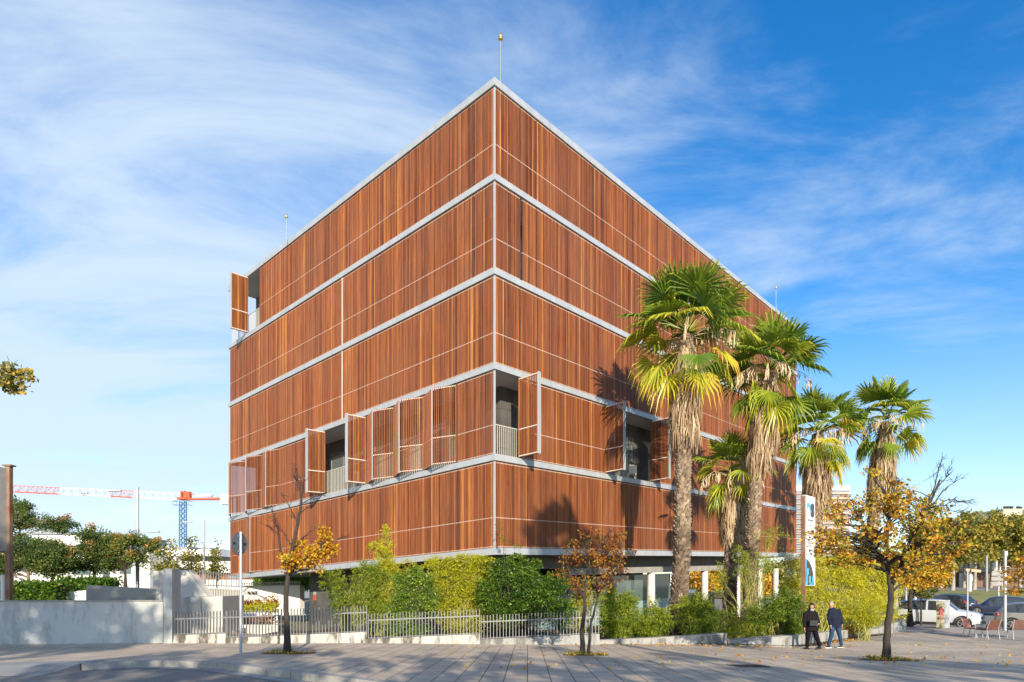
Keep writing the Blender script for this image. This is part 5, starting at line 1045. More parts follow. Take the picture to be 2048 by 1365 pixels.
# ---------------------------------------------------------------- cars
M['tyre'] = M['black']; M['rim'] = mat('alloy_rim', (.45, .46, .48), .35, .6); M['carglass'] = mat('car_glass', (.035, .045, .055), .05, 0, spec=1.0)
M['lamp_red'] = mat('tail_lamp_red', (.50, .02, .015), .25); M['lamp_clear'] = mat('headlamp_clear', (.55, .60, .62), .12, .3); M['plate'] = mat('number_plate', (.7, .7, .68), .5); M['chrome'] = mat('grille_dark', (.05, .06, .09), .3, .5)
def paint(name, c, metal=.3):
    m = mat(name, c, .28, metal, spec=.6); m.node_tree.nodes['Principled BSDF'].inputs['Coat Weight'].default_value = .6; m.node_tree.nodes['Principled BSDF'].inputs['Coat Roughness'].default_value = .08; return m
def car(name, label, cat, px, Y, heading, col, L=4.4, W=1.82, H=1.6, kind='suv', clad=False, zoff=0.):
    x_, y_ = PX(px, Y), Y; base = (x_, y_, gz(x_, y_)-.10+zoff); t = thing(name, label, cat, base, 'cars on the street beside the plaza')
    h = math.radians(heading); ch, sh_ = math.cos(h), math.sin(h)
    fwd = lambda p: (x_+p[0]*ch-p[1]*sh_, y_+p[0]*sh_+p[1]*ch, base[2]+p[2])
    tr = lambda V: np.array([fwd(p) for p in V])
    k = H/1.66; l = L/2
    if kind == 'suv': top = [(-l, .62, 0), (-l+.04, .98, 0), (-l+.14, 1.06, 1.10), (-l+.50, 1.08, 1.52), (-l+.95, 1.06, 1.62), (-.35, 1.05, 1.66), (-.25, 1.05, 1.66), (.25, 1.04, 1.64), (.36, 1.04, 1.62), (.62, 1.03, 1.56), (l-1.10, 1.02, 1.10), (l-1.02, 1.04, 0), (l-.5, .98, 0), (l-.12, .86, 0), (l-.03, .70, 0), (l, .5, 0)]
    else: top = [(-l, .60, 0), (-l+.04, .92, 0), (-l+.10, .98, 1.02), (-l+.55, .98, 1.46), (-l+1.0, .97, 1.56), (-.35, .95, 1.60), (-.25, .95, 1.60), (.15, .93, 1.58), (.25, .93, 1.55), (.55, .92, 1.48), (l-1.05, .90, .98), (l-.95, .92, 0), (l-.45, .84, 0), (l-.12, .72, 0), (l-.03, .60, 0), (l, .45, 0)]
    body, glass = MB(), MB(); rings = []
    for (x, zbt, zr) in top:
        e = min(1, (l-abs(x))/.55); hw = W/2*(.80+.20*math.sin(max(0, e)*math.pi/2)); zb0 = .24+(.10 if e < .3 else 0); belt = zbt*k; rf = zr*k if zr else 0; rw = hw*.76
        if rf: ring = [(hw*.93, zb0), (hw, zb0+.16), (hw*1.0, belt*.72), (hw*.955, belt), (rw+.03, rf-.075), (rw*.86, rf-.008), (0, rf+.01)]
        else: ring = [(hw*.93, zb0), (hw, zb0+.16), (hw, belt*.72), (hw*.955, belt-.05), (hw*.86, belt-.01), (hw*.5, belt+.015), (0, belt+.02)]
        rings.append([(x, y, z) for y, z in ring]+[(x, -y, z) for y, z in ring[-2::-1]])
    nr = len(rings[0]); V = tr([p for r in rings for p in r]); hasr = [bool(q[2]) for q in top]
    fb, fg = [], []
    for i in range(len(rings)-1):
        for j in range(nr-1):
            f = [i*nr+j, i*nr+j+1, (i+1)*nr+j+1, (i+1)*nr+j]; side = j in (3, 8); tp = j in (4, 5, 6, 7); g = False
            if side and hasr[i] and hasr[i+1]: g = i in (3, 4, 5, 6, 7, 8)
            if side and hasr[i] and hasr[i+1] and i == 5: g = False
            if tp and hasr[i] and hasr[i+1] and i == 9: g = True
            if tp and hasr[i] and hasr[i+1] and i == 2: g = True
            (fg if g else fb).append(f)
    for e in (0, len(rings)-1): fb.append(None)
    body.add(V, [f for f in fb if f]); body.add(V[:nr], [list(range(nr))]); body.add(V[-nr:], [list(range(nr-1, -1, -1))]); glass.add(V, fg)
    ob = body.build('body', col, t, True); ob.data.shade_smooth() if hasattr(ob.data, 'shade_smooth') else None
    glass.build('windows', M['carglass'], t)
    wb = l-.82; R0 = .345 if kind == 'suv' else .32
    cl = MB()
    for sx in (-1, 1):
        for sy in (-1, 1):
            c = (sx*wb, sy*(W/2-.09)); a0, a1 = fwd((c[0], sy*(W/2-.22), R0)), fwd((c[0], sy*(W/2+.012), R0))
            w_ = MB(); tube(w_, [a0, a1], R0, 22); wo_ = w_.build('wheel', M['tyre'], t)
            r_ = MB(); b0, b1 = fwd((c[0], sy*(W/2+.005), R0)), fwd((c[0], sy*(W/2+.018), R0)); tube(r_, [b0, b1], R0*.22, 12)
            for q in range(5):
                an = 2*math.pi*q/5+.3; p = fwd((c[0]+math.cos(an)*R0*.62, sy*(W/2+.018), R0+math.sin(an)*R0*.62)); bar(r_, b1, p, .05, .03)
            ringp = [fwd((c[0]+math.cos(a)*R0*.64, sy*(W/2+.016), R0+math.sin(a)*R0*.64)) for a in np.linspace(0, 2*math.pi, 25)]; tube(r_, ringp, .025, 5, cap=False)
            ro = r_.build('rim', M['rim'], t); ro.parent = wo_
            ar = [fwd((c[0]+math.cos(a)*(R0+.055), sy*(W/2+.004), R0+math.sin(a)*(R0+.055))) for a in np.linspace(-.35, math.pi+.35, 17)]; tube(cl, ar, .045, 5, cap=False)
    for sy in (-1, 1): bar(cl, fwd((-wb+.4, sy*(W/2-.01), .30)), fwd((wb-.4, sy*(W/2-.01), .30)), .05, .16 if clad else .08, up=(0, 0, 1))
    bar(cl, fwd((-l+.0, -W*.38, .36)), fwd((-l+.0, W*.38, .36)), .10, .2); bar(cl, fwd((l-.0, -W*.38, .34)), fwd((l-.0, W*.38, .34)), .08, .16); cl.build('cladding', M['black'], t)
    for sy in (-1, 1):
        m_ = MB(); bar(m_, fwd((l-.07, sy*W*.34, .76*k)), fwd((l-.42, sy*W*.478, .83*k)), .09, .12); m_.build('headlight', M['lamp_clear'], t)
        m_ = MB(); bar(m_, fwd((-l+.02, sy*W*.34, .93*k)), fwd((-l+.22, sy*W*.455, .96*k)), .04, .14); m_.build('tail_lamp', M['lamp_red'], t)
        m_ = MB(); q = fwd((.72, sy*(W/2+.10), 1.02*k)); box(m_, q, (.14, .20, .13), h); m_.build('wing_mirror', col, t)
        m_ = MB()
        for hx in (-.62, .35): bar(m_, fwd((hx, sy*(W/2+.005), .86*k)), fwd((hx+.16, sy*(W/2+.005), .86*k)), .03, .025)
        for sxn in (-.80, .02, .80): bar(m_, fwd((sxn-.02, sy*(W/2+.001), .42)), fwd((sxn-.02, sy*(W/2-.035), .98*k)), .006, .012)
        m_.build('door_handle', M['steel_dark'], t)
    m_ = MB(); bar(m_, fwd((l-.0, -W*.22, .66*k)), fwd((l-.0, W*.22, .66*k)), .06, .16); m_.build('grille', M['chrome'], t)
    m_ = MB(); bar(m_, fwd((l+.02, -.26, .48)), fwd((l+.02, .26, .48)), .03, .11); bar(m_, fwd((-l-.01, -.26, .72)), fwd((-l-.01, .26, .72)), .03, .11); m_.build('number_plate', M['plate'], t)
    return t
car('parked_car', 'white sport utility car parked behind the graffitied cabinet', 'car', 1872, 37.4, -44, paint('white_paint', (.66, .70, .74), .15), 4.5, 1.86, 1.68, 'suv', True)
car('parked_car', 'silver beige crossover with dark roof glass, cut by the right edge behind the seats', 'car', 2090, 33.8, -42, paint('silver_paint', (.40, .385, .35), .5), 4.3, 1.82, 1.62, 'suv', True)
car('passing_car', 'bright red car behind the white car', 'car', 1814, 50, 138, paint('red_paint', (.52, .015, .02), .1), 4.2, 1.78, 1.5, 'hatch', zoff=.3)
car('passing_car', 'dark grey hatchback with lit looking red tail lamps left of the thin post', 'car', 1893, 54, 112, paint('grey_paint', (.07, .06, .065), .4), 4.3, 1.8, 1.56, 'hatch')
car('passing_car', 'dark blue hatchback driving away before the lawn', 'car', 1997, 50, 141, paint('navy_paint', (.045, .055, .11), .4), 4.3, 1.8, 1.56, 'hatch')
car('parked_car', 'silver blue car glimpsed through the building columns', 'car', 1560, 46, 138, paint('pale_blue_paint', (.35, .45, .55), .4), 4.3, 1.8, 1.5, 'hatch')
# ---------------------------------------------------------------- street furniture at the right
def textmesh(s, size, mat_, parent, O, ex, ez, name, extrude=.004, font_w=1.0):
    cu = bpy.data.curves.new('t', 'FONT'); cu.body = s; cu.size = size; cu.extrude = 0; cu.align_x = 'CENTER'; cu.offset = .012*size*font_w
    o = bpy.data.objects.new('t', cu); COL.objects.link(o); bpy.context.view_layer.update()
    me = bpy.data.meshes.new_from_object(o.evaluated_get(bpy.context.evaluated_depsgraph_get())); bpy.data.objects.remove(o); bpy.data.curves.remove(cu)
    O = np.array(O, float); ex = np.array(ex, float); ez = np.array(ez, float); off = np.array(parent.location)
    for v in me.vertices: p = O+ex*v.co.x+ez*v.co.y-off; v.co = p
    me.materials.clear(); me.materials.append(mat_); ob = bpy.data.objects.new(name, me); COL.objects.link(ob); ob.parent = parent; return ob
YS = 24.4; A = P(1611, 990, YS); B = P(1630.5, 1172, YS+.75); d = unit(np.array([B[0]-A[0], .75, 0])); wS = np.linalg.norm((B-A)[:2]); nS = np.array([d[1], -d[0], 0])
gS = G(1607, YS); t = thing('totem_sign', 'tall white totem sign with blue and grey letters on a rusty post', 'sign', tuple(gS))
zt, zb_ = A[2], CZ-(1172-HY)/FPX*YS; zm = CZ-(1066-HY)/FPX*YS
mb = MB(); q = np.array([A[0], A[1], 0]); 
for z0, z1 in ((zm+.02, zt), (zb_, zm-.02)): mb.add([q+[0, 0, z0], q+d*wS+[0, 0, z0], q+d*wS-nS*.12+[0, 0, z0], q-nS*.12+[0, 0, z0], q+[0, 0, z1], q+d*wS+[0, 0, z1], q+d*wS-nS*.12+[0, 0, z1], q-nS*.12+[0, 0, z1]], BF)
mb.build('sign_panel', mat('sign_white', (.78, .78, .76), .5, 0, (.70, .69, .66), 3), t)
mb = MB(); c = q-d*.075-nS*.06; v0 = c-d*.035; 
mb.add([v0+nS*.07+[0, 0, gS[2]-.1], v0+d*.10+nS*.07+[0, 0, gS[2]-.1], v0+d*.10-nS*.08+[0, 0, gS[2]-.1], v0-nS*.08+[0, 0, gS[2]-.1], v0+nS*.07+[0, 0, zt-.05], v0+d*.10+nS*.07+[0, 0, zt-.05], v0+d*.10-nS*.08+[0, 0, zt-.05], v0-nS*.08+[0, 0, zt-.05]], BF)
mb.build('post', M['rust'], t)
M['sblue'] = mat('sign_blue', (.10, .42, .60), .5); M['sdark'] = mat('sign_dark', (.06, .06, .065), .5)
f0 = q+nS*.004; up = np.array([0, 0, 1.])
zl = CZ-(1030-HY)/FPX*YS; wk = wS
textmesh('a', 1, M['sblue'], t, f0+d*wk*.35+up*zl, d*1.0*wk*1.0, up*1.0, 'letter_a', font_w=4); textmesh('s', 1, M['sdark'], t, f0+nS*.003+d*wk*.70+up*zl, d*1.0*wk*1.0, up*1.0, 'letter_s', font_w=4)
textmesh('ENTERPRISES', .10, M['sdark'], t, f0+d*wk*.5+up*(zl-.22), d*.95, up*1.1, 'lettering')
textmesh('ISGC', .25, M['sdark'], t, f0+d*wk*.52+up*(CZ-(1087-HY)/FPX*YS), d*1.0, up*1.1, 'lettering'); textmesh('PLANTA BAIXA', .075, M['sdark'], t, f0+d*wk*.5+up*(CZ-(1094.5-HY)/FPX*YS), d, up, 'lettering') if False else None
# lower emblem: a dark half oval over blue shapes
zo = zb_+.02; mb = MB(); pts = [f0+nS*.001+up*zo, f0+nS*.001+d*wk*.86+up*zo]+[f0+nS*.001+d*wk*.86*math.cos(a)+up*(zo+1.02*math.sin(a)) for a in np.linspace(0, math.pi/2, 16)][1:]
mb.add(pts, [list(range(len(pts)))]); mb.build('emblem', M['sdark'], t)
mb = MB()
for (x0, x1, z0, z1) in ((0, .10, .15, 1.02), (.02, .32, .42, .66), (.0, .22, 0.0, .42), (.34, .52, .02, .36), (.66, .86, .02, .36), (.34, .86, 0, .10)):
    p = f0+nS*.003; mb.add([p+d*wk*x0+up*(zo+z0), p+d*wk*x1+up*(zo+z0), p+d*wk*x1+up*(zo+z1), p+d*wk*x0+up*(zo+z1)], [[0, 1, 2, 3]])
mb.build('emblem_blue', M['sblue'], t)
# utility cabinet with graffiti
Yc = 32.0; gC = G(1886, Yc); t = thing('utility_cabinet', 'olive steel street cabinet with red graffiti before the white car', 'cabinet', tuple(gC))
hC = (1256-1201)/FPX*Yc; a = np.array([PX(1872.5, Yc), Yc]); b = np.array([PX(1889.5, Yc-.12), Yc-.12]); c = np.array([PX(1899.5, Yc+.32), Yc+.32]); dd = a+c-b
M['olive'] = mat('olive_steel', (.33, .30, .17), .5, .1, (.26, .24, .14), 4); mb = MB()
v = [(*p, gC[2]-.1) for p in (a, b, c, dd)]+[(*p, gC[2]+hC-.03) for p in (a, b, c, dd)]; mb.add(v, BF, [0, 0, 0, 1, 0, 0]); mb.build('housing', [M['olive'], M['steel']], t)
mb = MB(); cen = (a+b+c+dd)/4; v = [(*(cen+(p-cen)*1.08), gC[2]+hC-.03) for p in (a, b, c, dd)]+[(*(cen+(p-cen)*1.05), gC[2]+hC+.02) for p in (a, b, c, dd)]; mb.add(v, BF); mb.build('lid', M['steel'], t)
mb = MB(); dv = (b-a)/np.linalg.norm(b-a); nv = np.array([dv[1], -dv[0]]); W_ = np.linalg.norm(b-a)
mk = lambda u_, z: (*(a+dv*W_*u_+nv*.006), gC[2]+z)
for st in ([(.30, 1.02), (.14, 1.05), (.10, .93), (.16, .84), (.30, .86), (.30, .94), (.22, .94)], [(.38, 1.05), (.38, .84)], [(.38, .95), (.52, .95)], [(.52, 1.05), (.52, .84)], [(.58, .84), (.68, 1.06), (.78, .83)], [(.62, .92), (.76, .92)], [(.15, .66), (.18, .78), (.26, .66), (.34, .79), (.40, .66)], [(.46, .79), (.46, .66), (.60, .68), (.62, .78), (.48, .78)], [(.68, .66), (.68, .80), (.82, .78), (.70, .72), (.84, .64)], [(.12, .5), (.3, .57), (.55, .58), (.8, .5)], [(.25, .42), (.5, .50), (.72, .42)]):
    tube(mb, [mk(*p) for p in st], .018, 4)
mb.build('graffiti', mat('graffiti_red', (.55, .05, .09), .6), t)
mb = MB(); bar(mb, mk(.5, .24), mk(.5, hC-.06), .008, .008); bar(mb, mk(.02, .24), mk(.98, .24), .008, .01); mb.build('door_seam', M['steel_dark'], t)
# posts, columns and the wayfinding signs
def post(px, Y, ytop, r, label, m='steel', extra=None, name='post', cat='post'):
    g = G(px, Y, -.02); t = thing(name, label, cat, tuple(g)); mb = MB(); tube(mb, [g, P(px, ytop, Y)], r, 12); mb.build('pole', M[m], t, True)
    mb = MB(); tube(mb, [g, g+np.array([0, 0, .05])], r*2.0, 12); mb.build('base_plate', M['steel_dark'], t); return t
t = post(1935, 31.5, 1143, .038, 'thin grey post between the cabinet and the seats')
t = post(2010, 31.0, 1112, .07, 'thick pale lamp column behind the right seats', name='lamp_column', cat='lamp post')
mb = MB(); q = P(2010, 1112, 31); box(mb, (q[0], q[1], q[2]+.12), (.16, .16, .24)); mb.build('lamp_head', M['steel'], t)
t = post(1973, 84, 1112, .16, 'tall slim lamp post on the far pavement beyond the lawn', 'steel_dark', name='lamp_column', cat='lamp post')
g = G(1940, 84); t = thing('fingerpost', 'wooden finger boards on a white pole by the far plane tree', 'sign', tuple(g))
mb = MB(); tube(mb, [g, P(1941, 1140, 84)], .18, 8); mb.build('pole', M['white'], t); mb = MB(); bar(mb, P(1931, 1140, 83.5), P(1950, 1142, 83.5), .2, .35); bar(mb, P(1942, 1141, 83.2), P(1961, 1143, 83.2), .2, .35); mb.build('finger_board', mat('sand_board', (.50, .38, .24), .7), t)
g = G(1997, 70); t = thing('direction_sign', 'three stacked grey direction boards seen from behind', 'sign', tuple(g)); mb = MB(); tube(mb, [g, P(1997, 1140, 70)], .10, 8); mb.build('pole', M['steel'], t)
for k, (x0, x1, y) in enumerate(((1983, 2010, 1148), (1982.5, 2013, 1158), (1982, 2014, 1168))):
    mb = MB(); bar(mb, P(x0, y, 69.8), P(x1, y, 69.8), .06, .42); mb.build('sign_board', mat('board_grey', (.36, .36, .34), .6, 0, (.26, .27, .26), 2), t)
t = post(1812, 45, 1140, .07, 'thin pole with a pale plate beside the gold tree trunk', 'steel', name='sign_post', cat='sign post'); mb = MB(); q = P(1799, 1150, 33)
t2 = post(1790, 33.0, 1165, .14, 'pale wooden post behind the gold tree trunk', 'bark_grey')
t2 = post(1830, 47.0, 1186, .12, 'short white bollard post before the red car', 'white', name='bollard', cat='bollard')
# seats
M['bench_wood'] = mat('bench_wood', (.15, .055, .028), .6, 0, (.10, .038, .02), 6, stretch=(1, 1, 8)); M['bench_red'] = mat('bench_wood_faded', (.38, .14, .11), .6, 0, (.28, .09, .08), 6)
def seat(px, Y, rz, label, wood, w_=.62, arms=(1, 1)):
    g = G(px, Y); t = thing('park_seat', label, 'seat', tuple(g), 'wooden seats on metal legs at the plaza edge'); c, s = math.cos(rz), math.sin(rz)
    T = lambda x, y, z: (g[0]+x*c-y*s, g[1]+x*s+y*c, g[2]+z)
    mb = MB()
    for i in range(6): y = -.22+i*.085; bar(mb, T(-w_/2, y, .43+.012*math.cos(i)), T(w_/2, y, .43+.012*math.cos(i)), .075, .03)
    mb.build('seat', wood, t); mb = MB()
    for i in range(5): z = .50+i*.078; y = .235+.025*i; bar(mb, T(-w_/2, y, z), T(w_/2, y, z), .025, .072)
    mb.build('backrest', wood, t)
    for sx, ar in zip((-1, 1), arms):
        x = sx*(w_/2-.03); mb = MB(); tube(mb, [T(x, .30, 0), T(x, .22, .42), T(x, .27, .60), T(x, .36, .86)], .02, 6); mb.build('leg', M['steel'], t, True)
        mb = MB(); tube(mb, [T(x, -.27, 0), T(x, -.22, .40), T(x, .20, .41)], .02, 6); mb.build('leg', M['steel'], t, True)
        if ar: mb = MB(); tube(mb, [T(x, -.24, .41), T(x, -.26, .60), T(x, -.18, .66), T(x, .28, .66)], .018, 6); mb.build('armrest', M['steel'], t, True)
    return t
seat(1946, 28.3, R(30), 'faded red seat, leftmost of the seats', M['bench_red'], .60, (0, 0)); seat(1974, 27.6, R(200), 'brown seat with a looped armrest left of the lamp column', M['bench_wood'], .78, (1, 1)); seat(2040, 27.6, R(165), 'brown seat at the right edge beside the lamp column', M['bench_wood'], .8, (1, 1))
# ---------------------------------------------------------------- the two walkers
M['skin'] = mat('skin', (.50, .29, .20), .55); M['knit'] = mat('black_coat', (.012, .010, .012), .95, 0, (.018, .014, .017), 30, bump=.3, spec=.15); M['trous'] = mat('black_trousers', (.008, .007, .008), .9, spec=.15)
M['navy'] = mat('navy_jacket', (.010, .015, .034), .85, 0, (.016, .021, .044), 12, spec=.2); M['jeans'] = mat('blue_jeans', (.010, .036, .095), .85, 0, (.016, .052, .13), 14, bump=.3)
M['hair_dk'] = mat('dark_hair', (.025, .016, .012), .5); M['hair_gr'] = mat('grey_hair', (.30, .29, .28), .6); M['shoe_w'] = mat('shoe_sole', (.75, .75, .73), .5); M['scarf'] = mat('grey_scarf', (.36, .34, .40), .8); M['leather'] = mat('black_leather', (.02, .026, .03), .3)
def skin(name, joints, edges, m, parent, sub=2, root=0):
    """joints: list of (x,y,z,rx,ry) world; edges between them; grown with a Skin modifier"""
    me = bpy.data.meshes.new(name); off = np.array(parent.location)
    me.from_pydata([tuple(np.array(j[:3])-off) for j in joints], edges, []); me.materials.append(m)
    o = bpy.data.objects.new(name, me); COL.objects.link(o); o.parent = parent
    md = o.modifiers.new('skin', 'SKIN'); md.use_smooth_shade = True; md.branch_smoothing = .6
    sv = me.skin_vertices[0].data
    for i, j in enumerate(joints): sv[i].radius = (j[3], j[4] if len(j) > 4 else j[3]); sv[i].use_root = (i == root)
    sb = o.modifiers.new('sub', 'SUBSURF'); sb.levels = sb.render_levels = sub; return o
def person(label, px, Y, face, build, mats, sex):
    """build: joint offsets in metres: x right in the picture, d towards the camera, z up from the ground"""
    g = G(px, Y); t = thing('person', label, 'person', tuple(g)); J = lambda x, d, z: (g[0]+x, g[1]-d, g[2]+z)
    b = build; H = b['head']; N_ = b['neck']; S = b['chest']; Wd = b['waist']; Pv = b['pelvis']
    j = []; e = []
    def add(p, r, par=None, r2=None):
        j.append((*J(*p), r, r2 or r)); 
        if par is not None: e.append((par, len(j)-1))
        return len(j)-1
    pv = add(Pv, .135); wa = add(Wd, .125, pv); ch_ = add(S, .145, wa); nk0 = add(tuple(np.array(N_)-[0, 0, .06]), .06, ch_); nk = add(N_, .052, nk0)
    hb0 = add(tuple(np.array(H)-[0, 0, .03]), .045, nk)
    for side in ('L', 'R'):
        sh_, el, wr, pm = b['arm'+side]
        s_ = add(sh_, .062, ch_); e_ = add(el, .045, s_); w_ = add(wr, .028, e_); p_ = add(pm, .030, w_)
        v = unit(np.array(pm)-np.array(wr)); up = np.cross(v, [0, 1., 0]); up = unit(up) if np.linalg.norm(up) > .1 else np.array([1., 0, 0]); fw = np.cross(v, up)
        for k, (o_, ln) in enumerate(((-.024, .060), (-.008, .070), (.008, .066), (.024, .052))):
            k1 = np.array(pm)+v*.035+fw*o_; k2 = k1+v*ln*.55+up*.008; k3 = k2+v*ln*.45+up*.022
            a = add(tuple(k1), .0095, p_); a = add(tuple(k2), .0085, a); add(tuple(k3), .007, a)
        th1 = np.array(wr)+v*.03+fw*.030; a = add(tuple(th1), .011, p_); add(tuple(th1+v*.045+fw*.018), .009, a)
        hp, kn, an = b['leg'+side]; h_ = add(hp, .088, pv); k_ = add(kn, .058, h_); add(an, .038, k_)
    body = skin('body', j, e, mats['skin'], t, 2)
    # head: one shaped surface with brow, nose, lips, ears
    c = np.array(J(*H)); mb = MB(); nu, nv = 28, 20; fa = math.radians(face); F = np.array([math.sin(fa), -math.cos(fa), 0]); Sd = np.array([math.cos(fa), math.sin(fa), 0]); U = np.array([0, 0, 1.]); V = []
    for i in range(nv+1):
        ph = math.pi*i/nv
        for k in range(nu):
            th = 2*math.pi*k/nu; x = math.sin(ph)*math.sin(th); y = math.sin(ph)*math.cos(th); z = math.cos(ph)
            jaw = 1-.30*max(0, -z)**1.2; fx, fy, fz = x*.076*jaw, y*.096*(1-.12*max(0, -z)), z*.118
            if y > 0:
                nose = math.exp(-((x/.16)**2))*math.exp(-(((z+.12)/.20)**2)); fy += .022*nose*y
                fy -= .009*math.exp(-(((abs(x)-.38)/.17)**2))*math.exp(-(((z-.06)/.11)**2)); fy += .006*math.exp(-((x/.35)**2))*math.exp(-(((z+.46)/.08)**2)); fy += .006*math.exp(-(((z-.22)/.1)**2))*math.exp(-((x/.5)**2)); fy += .008*math.exp(-((x/.3)**2))*math.exp(-(((z+.85)/.16)**2))
            V.append(c+Sd*fx+F*fy+U*fz)
    V = np.array(V); idx = np.arange((nv+1)*nu).reshape(nv+1, nu); f = [[idx[i, k], idx[i+1, k], idx[i+1, (k+1) % nu], idx[i, (k+1) % nu]] for i in range(nv) for k in range(nu)]; mb.add(V, f)
    for s in (-1, 1): tube(mb, [c+Sd*s*.073+U*.03, c+Sd*s*.085+U*.02-F*.008, c+Sd*s*.078-U*.035], [.010, .016, .008], 8)
    mb.build('head', mats['skin'], t, True)
    eb = MB()
    for s in (-1, 1): q = c+Sd*s*.030+F*.086+U*.008; tube(eb, [q-Sd*.010, q+Sd*.010], .006, 6)
    eb.build('eyes', mats['hair'], t); mo = MB(); q = c+F*.094-U*.052; bar(mo, q-Sd*.02, q+Sd*.02, .01, .008); mo.build('mouth', mat('lips', (.35, .12, .10), .5), t)
    hb = MB(); hv = []; m_ = []
    for i in range(13):
        ph = math.pi*i/12*(.62 if sex == 'm' else .78)
        for k in range(24):
            th = 2*math.pi*k/24; lim = 1.0; yy = math.cos(th); pz = ph*(.50 if yy > .55 else .78 if yy > .2 else 1.0) ; r = 1.10 if sex == 'm' else 1.2
            hv.append(c-F*.012+Sd*math.sin(pz)*math.sin(th)*.078*r+F*math.sin(pz)*yy*.098*r+U*(math.cos(pz)*.120*1.06+(.002*math.sin(5*th)))+rng.normal(0, .0015, 3))
    f = [[i*24+k, (i+1)*24+k, (i+1)*24+(k+1) % 24, i*24+(k+1) % 24] for i in range(12) for k in range(24)]; hb.add(hv, f); hb.build('hair', mats['hair'], t, True)
    # clothing
    jj, ee = [], []
    def ad(p, r, par=None, r2=None):
        jj.append((*J(*p), r, r2 or r)); 
        if par is not None: ee.append((par, len(jj)-1))
        return len(jj)-1
    tm = MB(); tv = []; ns = 24; rg = b['rings']; lvl = np.linspace(0, len(rg)-1, 22)
    for q in lvl:                        # torso of the coat: rounded rings with soft folds, sloping shoulders, collar
        cx, cd, zz_, rx, ry = [float(np.interp(q, range(len(rg)), [r[i] for r in rg])) for i in range(5)]
        for k_ in range(ns):
            an = 2*math.pi*k_/ns; fold = 1+.022*math.sin(3*an+zz_*23)+.016*math.sin(7*an-zz_*31); ca, sa = math.cos(an), math.sin(an)
            tv.append(J(cx+rx*math.copysign(abs(ca)**.85, ca)*fold, cd+ry*math.copysign(abs(sa)**.85, sa)*fold, zz_))
    tm.add(tv, [[i*ns+k_, i*ns+(k_+1) % ns, (i+1)*ns+(k_+1) % ns, (i+1)*ns+k_] for i in range(21) for k_ in range(ns)]); tm.add(tv[:ns], [list(range(ns))])
    for side in ('L', 'R'):
        s0, el, wr, pm = [np.array(q) for q in b['arm'+side]]; pts = [s0*.8+np.array([rg[-3][0], 0, s0[2]])*.2, s0, s0*.5+el*.5, el, el*.5+wr*.5, wr+(pm-wr)*.15]; sl = b['sl']
        sp_pts = []; sr_ = []; rr_ = [sl*.9, sl*1.08, sl*1.0, sl*.92, sl*.80, sl*.70]
        for i in range(5):
            for u_ in (0, .33, .66): sp_pts.append(J(*(pts[i]*(1-u_)+pts[i+1]*u_))); sr_.append((rr_[i]*(1-u_)+rr_[i+1]*u_)*(1+rng.normal(0, .035)))
        sp_pts.append(J(*pts[-1])); sr_.append(rr_[-1]); tube(tm, sp_pts, sr_, 14)
    tm.build('jacket', mats['top'], t, True)
    jj, ee = [], []; k0 = ad(tuple(np.array(Pv)+[0, 0, .04]), b['rt'][0]*1.1)
    for side in ('L', 'R'):
        hp, kn, an = b['leg'+side]; a = ad(hp, b['rt'][0], k0); a = ad(kn, b['rt'][1], a); a = ad(tuple(np.array(an)+[0, 0, .06]), b['rt'][2], a); ad(tuple(np.array(an)-[0, 0, .015]), b['rt'][2]*1.08, a)
    skin('trousers', jj, ee, mats['leg'], t, 2)
    for side in ('L', 'R'):
        an = np.array(b['leg'+side][2]); fd = b['foot']; 
        jj, ee = [], []; hz_ = max(.045, an[2]-.05); a = ad((an[0]-fd[0]*.055, an[1]-fd[1]*.055, hz_), .042); a = ad((an[0]+fd[0]*.07, an[1]+fd[1]*.07, hz_+.004), .042, a); ad((an[0]+fd[0]*.165, an[1]+fd[1]*.165, hz_-.012), .030, a); skin('shoe', jj, ee, mats['shoe'], t, 1)
        sm = MB(); F2 = np.array([fd[0], -fd[1], 0]); S2 = np.array([fd[1], fd[0], 0]); cc = np.array(J(an[0], an[1], hz_-.033)); p = [cc-F2*.10-S2*.04, cc-F2*.10+S2*.04, cc+F2*.10+S2*.047, cc+F2*.19+S2*.02, cc+F2*.19-S2*.02, cc+F2*.10-S2*.047]
        sm.add([*p, *[q_+[0, 0, .022] for q_ in p]], [list(range(5, -1, -1)), list(range(6, 12))]); sm.add([*p, *[q_+[0, 0, .022] for q_ in p]], [[i, (i+1) % 6, 6+(i+1) % 6, 6+i] for i in range(6)]); sm.build('sole', mats['sole'], t)
    return t, J
W_ = dict(rings=[(.05, 0, .66, .235, .165), (.05, .01, .80, .25, .18), (.04, .02, .96, .235, .175), (.02, .02, 1.12, .225, .16), (.02, 0, 1.24, .215, .14), (.025, 0, 1.31, .165, .115), (.03, .01, 1.36, .10, .085), (.035, .02, 1.40, .07, .068)], head=(.03, .06, 1.49), neck=(.03, .02, 1.37), chest=(.02, 0, 1.18), waist=(.03, 0, .98), pelvis=(.04, 0, .86), hem=(.045, .0, .70), rj=(.235, .215, .20), sl=.072, rt=(.120, .088, .070), foot=(-.93, .35),
    armL=((-.165, .02, 1.24), (-.215, .04, 1.0), (-.235, .10, .77), (-.245, .12, .70)), armR=((.20, .0, 1.24), (.28, -.02, 1.02), (.245, .14, .90), (.19, .18, .88)),
    legL=((-.06, 0, .82), (-.09, .03, .46), (-.11, .03, .09)), legR=((.12, 0, .82), (.22, 0, .46), (.34, -.03, .10)))
t, J = person('woman in black coat and trousers with a dark shoulder bag, walking left', 1620, 21.9, -28, W_, dict(skin=M['skin'], hair=M['hair_dk'], top=M['knit'], leg=M['trous'], shoe=M['trous'], sole=M['black']), 'f')
